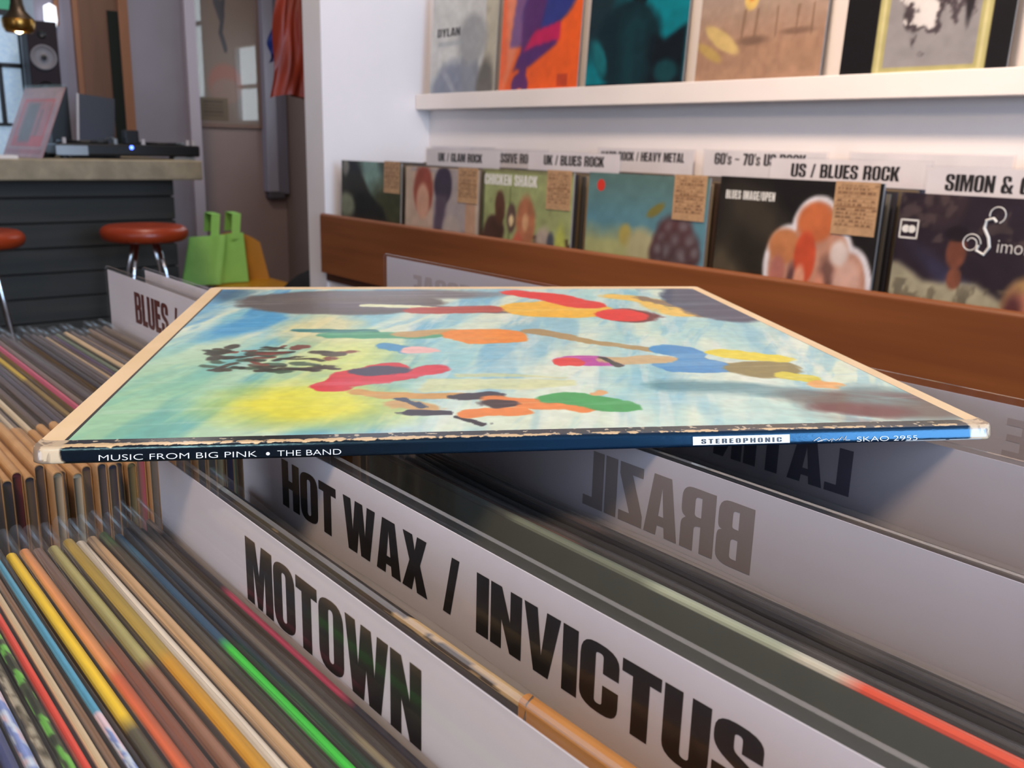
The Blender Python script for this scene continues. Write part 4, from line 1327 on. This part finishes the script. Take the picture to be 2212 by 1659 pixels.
wall_divider(1.425, 2.085, -.0070, 'white card lettered UK / GLAM ROCK above the beige sleeve in the wall bin', 'UK / GLAM ROCK', 2.028, .1855, -.0408, -.0193)
wall_divider(1.690, 2.440, .000, 'blank pinkish white card half hidden at the left end of the wall bin')
wall_divider(1.575, 2.085, -.0040, 'white card lettered PROGRESSIVE ROCK between two other UK cards', 'PROGRESSIVE ROCK', 2.053, .2405, -.0415, -.0168)
wall_divider(1.500, 1.762, -.0070, 'white card lettered UK / BLUES ROCK above the green sleeve', 'UK / BLUES ROCK', 1.701, .202, -.0395, -.0165)
wall_divider(1.690, 1.715, .0050, 'white card lettered HARD ROCK / HEAVY METAL behind the UK blues card', 'HARD ROCK / HEAVY METAL', 1.700, .268, -.0262, -.0045)
wall_divider(1.690, 1.378, .0060, "white card lettered 60's ~ 70's US ROCK above the teal blue sleeve", "60's ~ 70's US ROCK", 1.3455, .232, -.0265, -.0015)
wall_divider(1.500, 1.0675, -.0050, 'white card lettered US / BLUES ROCK above the black sleeve', 'US / BLUES ROCK', 1.018, .2105, -.0405, -.0164)
wall_divider(1.690, 1.020, .0080, 'blank white card behind the US blues rock card')
wall_divider(1.420, .7245, -.0110, 'white card with an ampersand in its black lettering above the script lettered sleeve', 'SIMON & G', .6906, .124, -.0485, -.0235)
wall_divider(1.690, .680, .0060, 'blank white card at the right edge behind the one with an ampersand')

# ================================================================== PICTURE LEDGE WITH UPPER SLEEVES
lg = thing('picture_ledge', 'long white painted ledge on the wall carrying a row of sleeves', 'shelf', (1.694, .7, .103))
MB().box(-.026, -.016, -2.2, YW - .7 - .002, .0, .045).build('lip', LEDGEM, lg, bevel=.002)
MB().box(-.016, .0255, -2.2, YW - .7 - .002, .0, .016).build('shelf_board', LEDGEM, lg)


def upper(yl, painter, label, parts=None, wid=.312):
    return bin_cover(1.681, yl, .120 + .312, painter, label, parts, lean=.055, wid=wid, tagged=False, grp='sleeves on the wall ledge', ht=.312, film=FILMC)


# grey photo cover
p = Paint(NPC, NPC, (196, 198, 194), 301)
p.rect(.82, 1, 0, 1, (178, 172, 150))
p.ell(.45, -.05, .48, .42, (122, 130, 146), soft=.25, wob=.12)
p.ell(.62, .30, .13, .3, (126, 132, 142), soft=.25, wob=.1)
p.ell(.64, .55, .22, .22, (150, 152, 152), soft=.4, wob=.1)
p.ell(.86, .14, .12, .25, (92, 88, 78), soft=.5, wob=.3)
p.stroke([(.2, .3), (.4, .1), (.6, .02)], .03, (146, 152, 164), wob=.3)
p.rect(.10, .52, .52, .555, (150, 158, 164), .5)
p.grain(.08, 14)


def u1(mb_, q):
    heavy_text(mb_, 'DYLAN', lambda u, v: q(.09 + u, .60 + v), .36, .075, 3)


MBq = u1
upper(2.425, p, 'grey photographic sleeve at the far left of the wall ledge', u1)
# orange and purple cover
p = Paint(NPC, NPC, (230, 96, 34), 311)
p.poly([(.0, .0), (.1, .3), (.04, 1), (.22, 1), (.26, .5), (.12, .2)], (224, 140, 110), blur=5, al=.8)  # pinkish reflection painted into the print along the left side
p.poly([(.12, .45), (.2, 1), (.36, 1), (.30, .45)], (110, 82, 140), blur=2, al=.9)
p.ell(.62, .80, .36, .22, (48, 58, 130), rot=.5, soft=.2, wob=.1)
p.poly([(.28, .75), (.45, 1), (.6, .9), (.5, .55), (.28, .42)], (86, 44, 104), blur=3)
p.poly([(.18, .25), (.30, .46), (.74, .60), (.72, .44), (.40, .28)], (82, 44, 108), blur=2)
p.ell(.28, .13, .11, .10, (96, 46, 104), soft=.2)
p.poly([(.26, .2), (.36, .2), (.36, .34), (.26, .34)], (90, 44, 108), blur=2)
p.ell(.28, .06, .055, .045, (232, 120, 74), soft=.3)
p.poly([(.30, .40), (.44, .56), (.76, .62), (.76, .48), (.46, .44)], (190, 32, 88), blur=2)
p.rect(.76, .88, .10, .20, (166, 58, 40), .7)
p.grain(.06, 14)
upper(2.092, p, 'orange sleeve with purple curved shapes on the wall ledge')
# teal and black cover
p = Paint(NPC, NPC, (6, 118, 130), 321)
p.ell(.05, .85, .28, .5, (22, 44, 50), soft=.6, wob=.1)
p.ell(.52, .98, .13, .34, (12, 22, 26), soft=.12)
p.ell(.42, .38, .34, .34, (12, 38, 44), soft=.2, wob=.08)
p.poly([(.5, .0), (.5, .5), (.8, .40), (1, .5), (1, 0)], (12, 20, 26), blur=3)
p.ell(.14, .3, .06, .14, (20, 104, 112), rot=.5, soft=.5, wob=.2)
p.rect(0, 1, 0, .1, (12, 22, 28))
p.ell(.5, .3, .16, .3, (16, 58, 64), soft=.8, wob=.3, al=.7)
p.ell(.82, .18, .12, .08, (18, 62, 68), soft=.6, wob=.3)
p.grain(.1, 14)
upper(1.750, p, 'teal sleeve with a dark silhouette on the wall ledge')
# sand coloured cover
p = Paint(NPC, NPC, (164, 130, 106), 331)
p.mixm(sm(p.v, .3, .72), (166, 150, 138))
p.poly([(0, .72), (1, .98), (1, 1.2), (0, 1.2)], (134, 144, 158), blur=2)
p.stroke([(0, .74), (.6, .92), (1, 1.0)], .02, (186, 186, 190), soft=.6, wob=.2)
p.mixm(sm(fbm(NPC, NPC, 3, 24, 335), .5, .65) * (1 - sm(p.v, .3, .6)) * .4, (146, 112, 92))
p.ell(.2, .36, .17, .05, (202, 176, 116), rot=-.55, soft=.3, wob=.15)
p.ell(.11, .28, .11, .035, (180, 152, 92), rot=-.5, soft=.4, wob=.2)
p.ell(.42, .62, .06, .09, (222, 190, 110), soft=.3, wob=.1)
p.ell(.42, .62, .025, .03, (214, 130, 60), soft=.5)
p.ell(.84, .74, .08, .10, (224, 182, 96), soft=.3, wob=.15)
for q_ in (.37, .47, .79, .9, .63):
    p.stroke([(q_, .36), (q_ + .005, .54)], .008, (130, 104, 84), soft=.6)
p.ell(.46, .34, .12, .03, (124, 98, 82), soft=.8, wob=.2)
p.ell(.80, .38, .12, .02, (124, 98, 82), soft=.8, wob=.2)
p.grain(.08, 20)
upper(1.403, p, 'sand coloured seaside sleeve on the wall ledge')
# black cover with a cream frame
p = Paint(96, 96, (20, 18, 19), 341)
p.rect(.22, .88, .05, 1, (176, 170, 116))
p.rect(.24, .86, .07, 1, (196, 190, 140))
p.rect(.26, .84, .095, 1, (168, 162, 110))
p.rect(.28, .82, .12, 1, (140, 138, 140))
nb = fbm(96, 96, 8, 8, 345, 5)
msk = sm(1 - np.sqrt(((p.u - .55) / .24) ** 2 + ((p.v - .68) / .5) ** 2) + (fbm(96, 96, 10, 10, 350) - .5) * .5, .0, .08)
p.mixm(msk * sm(nb, .40, .46), (70, 62, 66))
p.mixm(msk * sm(nb, .52, .57), (206, 204, 202))
p.ell(.75, .62, .03, .3, (44, 40, 44), soft=.3, wob=.1)
p.stroke([(.93, .5), (.98, .9)], .02, (60, 90, 120), soft=.9, al=.7)
p.grain(.05, 20)
upper(1.048, p, 'black sleeve with a cream framed grey picture on the wall ledge')
upper(.700, Paint(8, 8, (196, 170, 140)), 'tan sleeve at the right edge of the wall ledge')

# ================================================================== BAR AREA
ct = thing('bar_counter', 'bar counter with a thick concrete top and dark horizontal planks', 'counter', (.5, 4.1, Z0))
MB().box(-2.3, 1.035, -.25, .49, H - .165, H - .087).build('countertop', CONC, ct, bevel=.006)
pk = MB()
zz = 0.0
while zz < H - .17:
    z1 = min(zz + .098, H - .166)
    pk.box(-2.3, .965, -.10, .30, zz + .003, z1 - .003, 0)
    zz += .098
pk.box(-2.29, .955, -.095, .29, 0, H - .166, 1)
pk.build('front_panel', [PLANK, PLANKG], ct, bevel=.004)


def stool(x, y, label):
    t = thing('bar_stool', label, 'stool', (x, y, Z0), (0, 0, .3), 'orange bar stools')
    zs = H - .386
    pf = []
    for k in range(13):
        a = -PI / 2 + k * PI / 12
        pf.append((.126 + .031 * math.cos(a), zs + .038 + .029 * math.sin(a)))
    MB().lathe([(.0, zs + .004)] + pf + [(.06, zs + .069), (0, zs + .070)], 40).build('seat', ORANGE, t, smooth=True)
    for k in range(4):
        a = k * PI / 2 + .35
        c_, s_ = math.cos(a), math.sin(a)
        MB().tube([(c_ * .05, s_ * .05, zs + .004), (c_ * .08, s_ * .08, zs - .1), (c_ * .19, s_ * .19, 0)], .0085, 10).build('leg', CHROME, t, smooth=True)
    MB().tube([(.135 * math.cos(a), .135 * math.sin(a), .30) for a in np.linspace(0, 2 * PI, 33)], .007, 8).build('footrest', CHROME, t, smooth=True)


stool(1.197, 3.6, 'orange vinyl bar stool with chrome legs in front of the counter end')
stool(.628, 3.6, 'orange bar stool at the left edge of the view')

# sleeve standing on the counter, leaning back towards the right
hx = Vector((.257, -.965, 0)).normalized()
nx = Vector((-.965, -.257, 0)).normalized()
rs = thing('record_sleeve', 'pink red record sleeve in plastic leaning back on the bar counter', 'record', (.905, 4.06, -.087))
upv = (Vector((0, 0, 1)) * math.cos(.42) - nx * math.sin(.42)).normalized()
nn_ = hx.cross(upv)
if nn_.dot(nx) < 0:
    nn_ = -nn_
p = Paint(48, 48, (176, 132, 132), 401)
p.rect(.12, .88, .15, .84, (196, 70, 60))
p.rect(.16, .84, .3, .80, (178, 104, 100))
p.poly([(.25, .22), (.55, .22), (.55, .78), (.25, .78)], (104, 92, 84), blur=3)
p.rect(.60, .70, .3, .7, (140, 92, 86))
p.rect(.05, .95, .06, .12, (166, 92, 92))
p.grain(.1, 10)
bq = MB()
bq.grid(lambda i, j: tuple(hx * ((i - .5) * .29) + upv * (j * .29) + nn_ * .0022), 47, 47, 0, p.cols())
vs = [tuple(hx * a + upv * b_ + nn_ * c_) for a in (-.145, .145) for b_ in (0, .29) for c_ in (-.002, .002)]
bq.add(vs, [(0, 1, 3, 2), (4, 6, 7, 5), (0, 4, 5, 1), (2, 3, 7, 6), (0, 2, 6, 4), (1, 5, 7, 3)], 0, L(170, 120, 118))
bq.build('jacket', PRINTG, rs)
bq = MB()
bq.add([tuple(hx * a + upv * b_ + nn_ * .0034) for a, b_ in ((-.155, 0), (.155, 0), (.155, .302), (-.155, .302))], [(0, 1, 2, 3)])
bq.build('plastic_outer', clear('stand_film', ior=1.4, rough=.25, haze=.03), rs)
es = thing('record_easel', 'small black easel holding the pink red sleeve on the counter', 'stand', (.99, 4.09, -.087))
MB().tube([(-.03, 0, .004), (-.01, .005, .07)], .004, 8).tube([(.015, .01, .004), (-.01, .005, .07)], .004, 8).tube([(-.045, -.02, .005), (.015, .01, .005)], .004, 8).build('frame', BLACKP, es)
cd = MB().box(-.09, .05, -.05, .05, 0, .012)
tag(cd.build('notepad', LEDGEM, loc=(.80, 3.92, H - .087)), 'small white notepad on the counter edge at the far left', 'notepad')

# DJ deck
dj = thing('turntable_deck', 'black DJ deck with knobs and a blue light on the bar counter', 'deck', (1.30, 4.12, -.087))
MB().box(-.285, .285, -.13, .13, .012, .058).build('body', BLACKP, dj, bevel=.008)
MB().box(-.287, -.17, -.134, -.128, .014, .05).build('side_plate', SILVER, dj)
MB().lathe([(0, 0), (.095, 0), (.098, .006), (.095, .012), (0, .012)], 36, center=(-.15, 0, .058)).build('platter', BLACKP, dj, smooth=False)
MB().lathe([(0, 0), (.09, 0), (.092, .005), (.09, .010), (0, .010)], 36, center=(.17, 0, .058)).build('platter', BLACKP, dj)
MB().tube([(-.03, .09, .075), (-.03, .0, .082), (-.045, -.07, .072)], .004, 8).build('tonearm', SILVER, dj)
for kx in (-.055, .055, .24, .265, -.25):
    MB().lathe([(0, .022), (.007, .022), (.008, 0)], 14, center=(kx, -.11, .058)).build('knob', SILVER if kx in (-.055,) else LAPE, dj)
MB().box(.005, .06, -.05, .0, .058, .115).build('display', BLACKP, dj, bevel=.004)
MB().lathe([(0, -.004), (.006, -.003), (.0075, 0)], 14, center=(.0, -.131, .046), axis='y').build('indicator_light', LED, dj)
for kx in (-.25, .25):
    for ky in (-.1, .1):
        MB().lathe([(0, 0), (.016, 0), (.016, .012)], 14, center=(kx, ky, 0)).build('foot', BLACKP, dj)
MB().box(.17, .26, -.134, -.128, .0, .010).build('label_strip', SILVER, dj)
# laptop behind
lp = thing('laptop', 'grey laptop seen from behind its lid on the bar counter', 'laptop', (1.245, 4.30, -.087))
MB().box(-.10, .10, -.02, .10, 0, .015).build('base', LAPT, lp)
lid = MB().box(-.07, .075, -.004, .004, 0, .24)
lid.box(-.078, -.07, -.0045, .0045, 0, .24, 1)
lid.build('lid', [LAPT, LAPE], lp, loc=(0, -.025, .014), rot=(-.10, .10, 0))
# black box and loudspeaker
tag(MB().box(-.04, .04, -.05, .05, 0, .29).build('amplifier_case', BLACKP, loc=(1.160, 4.50, H - .087), bevel=.004), 'tall black box case between the loudspeaker and the laptop', 'case')
sp = thing('loudspeaker', 'dark wood loudspeaker with a pale round cone behind the bar', 'speaker', (1.150, 4.58, .06), (0, 0, -.12))
MB().box(-.060, .060, 0, .2, 0, .415).build('cabinet', SPKW, sp, bevel=.004)
MB().lathe([(.0, .004), (.012, .0), (.016, .004), (.046, -.001), (.050, -.006), (.053, 0)], 32, center=(-.002, -.004, .266), axis='y').build('woofer', CONE, sp, smooth=True)
MB().lathe([(0, -.004), (.011, -.001)], 20, center=(-.002, -.010, .266), axis='y').build('dust_cap', BLACKP, sp)
MB().lathe([(0, -.003), (.010, -.005), (.018, 0)], 24, center=(-.002, -.001, .36), axis='y').build('tweeter', BLACKP, sp)
MB().lathe([(.020, .002), (.026, -.003), (.028, 0)], 24, center=(-.002, -.001, .14), axis='y').build('port', BLACKP, sp)
st = thing('speaker_stand', 'black stand carrying the loudspeaker behind the counter', 'stand', (1.150, 4.67, Z0))
MB().box(-.07, .07, -.1, .1, H + .045, H + .06).build('top_plate', BLACKP, st)
MB().box(-.03, .03, -.03, .03, .02, H + .045).build('pole', BLACKP, st)
MB().box(-.12, .12, -.12, .12, 0, .02).build('base', BLACKP, st)
# pendant lamp
pd = thing('pendant_lamp', 'brass pendant lamp with a dark bell neck hanging over the bar', 'lamp', (.915, 3.95, .362))
MB().lathe([(.010, .20), (.018, .15), (.022, .10), (.028, .075), (.050, .052), (.056, .045)], 32).build('bell', BRASSD, pd, smooth=True)
MB().lathe([(.056, .045), (.0575, .035), (.055, .015), (.048, .002), (.044, .0), (.043, .006), (.05, .03)], 32).build('shade', BRASS, pd, smooth=True)
MB().lathe([(0, -.006), (.012, .0), (.018, .013), (.014, .027), (.0, .035)], 16).build('bulb', BULB, pd, smooth=True)
MB().tube([(0, 0, .2), (0, 0, 1.5 - .362)], .004, 8).build('cord', BLACKP, pd)
sn = thing('wall_lamp', 'small lit white wall lamp above the loudspeaker', 'lamp', (1.262, 4.9, .47))
MB().box(-.012, .012, -.02, 0, -.02, .03).build('bracket', BRASSD, sn)
MB().lathe([(0, .0), (.020, .006), (.028, .04), (.026, .1), (.0, .115)], 20, center=(0, -.045, 0)).build('shade', SCONCE, sn, smooth=True)
MB().tube([(.025, -.04, .02), (.04, -.035, .3)], .012, 8).build('column', DOORF, sn)

# framed poster with glass
po = thing('framed_poster', 'framed poster of a grey leg and a pink disc on the back wall', 'poster', (2.235, 5.2, .066))
p = Paint(80, 150, (150, 132, 122), 501)
p.stroke([(.34, 1.0), (.40, .80), (.46, .72)], .05, (92, 92, 98), soft=.3, wob=.2)
p.stroke([(.44, 1.0), (.50, .82), (.47, .68), (.44, .6), (.50, .50)], .028, (84, 84, 90), soft=.3, wob=.15)
p.ell(.48, .27, .25, .13, (176, 124, 112), soft=.25, wob=.05)
p.ell(.48, .22, .22, .08, (164, 136, 126), soft=.3)
p.rect(.05, .5, .02, .17, (122, 104, 84))
for k in range(5):
    p.rect(.14, .42, .05 + k * .022, .06 + k * .022, (92, 78, 64))
bq = MB().grid(lambda i, j: (-.195 + .39 * i, -.012, .02 + .80 * j), 79, 149, 0, p.cols())
bq.build('print', PRINT, po)
MB().box(-.195, .195, -.0165, -.0155, .02, .82).build('glass', GLASSP, po)
frm = MB().box(-.205, -.195, -.02, 0, 0, .84).box(.195, .205, -.02, 0, 0, .84).box(-.195, .195, -.02, 0, .0, .02).box(-.195, .195, -.02, 0, .82, .84).box(-.195, .195, -.010, 0, .02, .82)
frm.build('frame', mat('poster_frame', L(140, 112, 100), .5), po)
# duct on the back wall
du = thing('wall_duct', 'tall pale grey duct with a rounded foot on the back wall', 'duct', (2.50, 5.2, -.33))
MB().box(-.068, .0, -.07, 0, .04, 1.83).build('casing', DUCT, du, bevel=.006)
MB().box(.0, .066, -.06, 0, .03, 1.83).build('side_channel', mat('duct_dark', L(118, 118, 134), .5), du)
MB().box(-.06, .04, -.066, 0, 0, .04).build('foot', mat('duct_foot', L(80, 78, 86), .5), du, bevel=.01)


def hang_bag(name, label, x, y, z, wt, wb, ht, m_, grp, hook=True, depth=.05, cols=None):
    t = thing(name, label, 'bag', (x, y, z))
    NUb, NVb = 22, 20

    def fn(sgn):
        def g(i, j):
            w = wb + (wt - wb) * j
            xx = (i - .5) * w
            fold = .008 * math.sin(i * 17 + j * 3) * (1 - .3 * j) + .006 * math.sin(i * 31 - j * 9)
            edge_ = math.sin(i * PI) ** .6 * math.sin(min(1, .12 + j * .9) * PI) ** .5
            return (xx + .006 * math.sin(j * 7), sgn * depth * .5 * edge_ + fold, j * ht + .012 * math.sin(i * 5) * (1 - j))
        return g
    bb = MB()
    bb.grid(fn(-1), NUb, NVb, 1 if cols is not None else 0, cols)
    bb.grid(fn(1), NUb, NVb)
    bb.build('body', [m_, PRINT], t, smooth=True)
    MB().tube([(-wt * .3, 0, ht * .98), (-wt * .15, .01, ht + .10), (0, .0, ht + .15), (wt * .15, .01, ht + .10), (wt * .3, 0, ht * .98)], .008, 8).build('handle', m_, t, smooth=True)
    return t


pb_ = Paint(23, 21, (126, 40, 18), 701)
pb_.rect(.72, .95, .08, .36, (222, 206, 190))
pb_.rect(.70, .98, .52, .70, (216, 200, 186))
pb_.grain(.12, 4)
hang_bag('carrier_bag', 'orange plastic carrier bag with pale print hanging at the partition edge', 1.40, 2.72, .125, .10, .19, .36, BAGO, None, cols=pb_.cols())
hang_bag('carrier_bag', 'blue plastic carrier bag hanging behind the orange one', 1.505, 2.98, .245, .13, .15, .11, BAGB, None, depth=.03)
hk = thing('hook_rail', 'wooden hook rail on the back of the partition holding the bags', 'rail', (1.50, YW + .106, .62))
MB().box(-.15, .2, 0, .02, 0, .05).build('board', WOODD, hk)
MB().tube([(-.10, .02, .02), (-.10, .13, .0), (-.10, .15, .03)], .005, 8).build('hook', CHROME, hk)
MB().tube([(.005, .02, -.0), (.005, .38, -.11), (.005, .40, -.09)], .005, 8).build('hook', CHROME, hk)

# yellow chair with the lime tote
ch = thing('moulded_chair', 'yellow moulded plastic chair against the back wall under a lime bag', 'chair', (1.905, 4.40, Z0))
zt_ = H - .45


def back_pt(i, j):
    a = (i - .5) * 2
    w = .125 + .025 * (1 - j)
    top = zt_ - .05 * abs(a) ** 2.4
    z = .44 + (top - .44) * j
    return (a * w + .02, .06 + .04 * j - .05 * a * a, z)


mb_ = MB().grid(back_pt, 16, 12)
mb_.grid(lambda i, j: (lambda q: (q[0], q[1] + .014, q[2]))(back_pt(i, j)), 16, 12)
mb_.build('backrest', YELLOWP, ch, smooth=True)
MB().box(-.15, .19, -.30, .08, .42, .44).build('seat', YELLOWP, ch, bevel=.008)
for lx, ly in ((-.12, -.27), (.16, -.27), (-.12, .05), (.16, .05)):
    MB().tube([(lx, ly, .42), (lx * 1.1, ly * 1.05, 0)], .011, 10).build('leg', CHROME, ch)
tt = thing('tote_bag', 'lime green tote bag slung over the yellow chair', 'bag', (1.86, 4.36, Z0 + .445))
tb = MB()
hz = .70 - .445 - .02


def tote(i, j):
    x0 = -.26 + .07 * j
    x1 = .065 + .005 * j
    x_ = x0 + (x1 - x0) * i
    crease = -.016 * math.exp(-((i - .52 - .12 * j) / .05) ** 2) + .010 * math.sin(i * 9 + 1)
    return (x_, -.03 + crease + .05 * j, hz * j * (1 - .06 * (1 - i)))


tb.grid(tote, 26, 12)
tb.grid(lambda i, j: (lambda q: (q[0], q[1] + .012, q[2]))(tote(i, j)), 26, 12)
tb.build('body', BAGG, tt, smooth=True)
for xh in (-.075, .03):
    MB().add([(xh - .022, .014, hz - .03), (xh + .02, .014, hz - .03), (xh + .046, .046, hz + .09), (xh + .002, .046, hz + .09),
              (xh + .046, .13, hz + .095), (xh + .002, .13, hz + .095), (xh + .04, .15, hz + .0), (xh, .15, hz + .0)],
             [(0, 1, 2, 3), (3, 2, 4, 5), (5, 4, 6, 7)]).build('handle', BAGG, tt)
# dark holdall on the floor by the partition
db = thing('holdall', 'black cloth holdall slumped on the floor by the partition', 'bag', (2.12, 3.85, Z0))


def hold(i, j):
    a = i * 2 * PI
    b_ = j * PI / 2
    r_ = .34 * (1 + .04 * math.sin(a * 5))
    return (r_ * math.cos(a) * math.cos(b_) ** .8, .25 * math.sin(a) * math.cos(b_) ** .8, .56 * math.sin(b_) ** .8)


MB().grid(hold, 32, 12).build('body', BLACKC, db, smooth=True)
MB().tube([(-.10, 0, .53), (-.06, 0, .60), (.06, 0, .60), (.10, 0, .53)], .012, 8).build('handle', BLACKC, db)
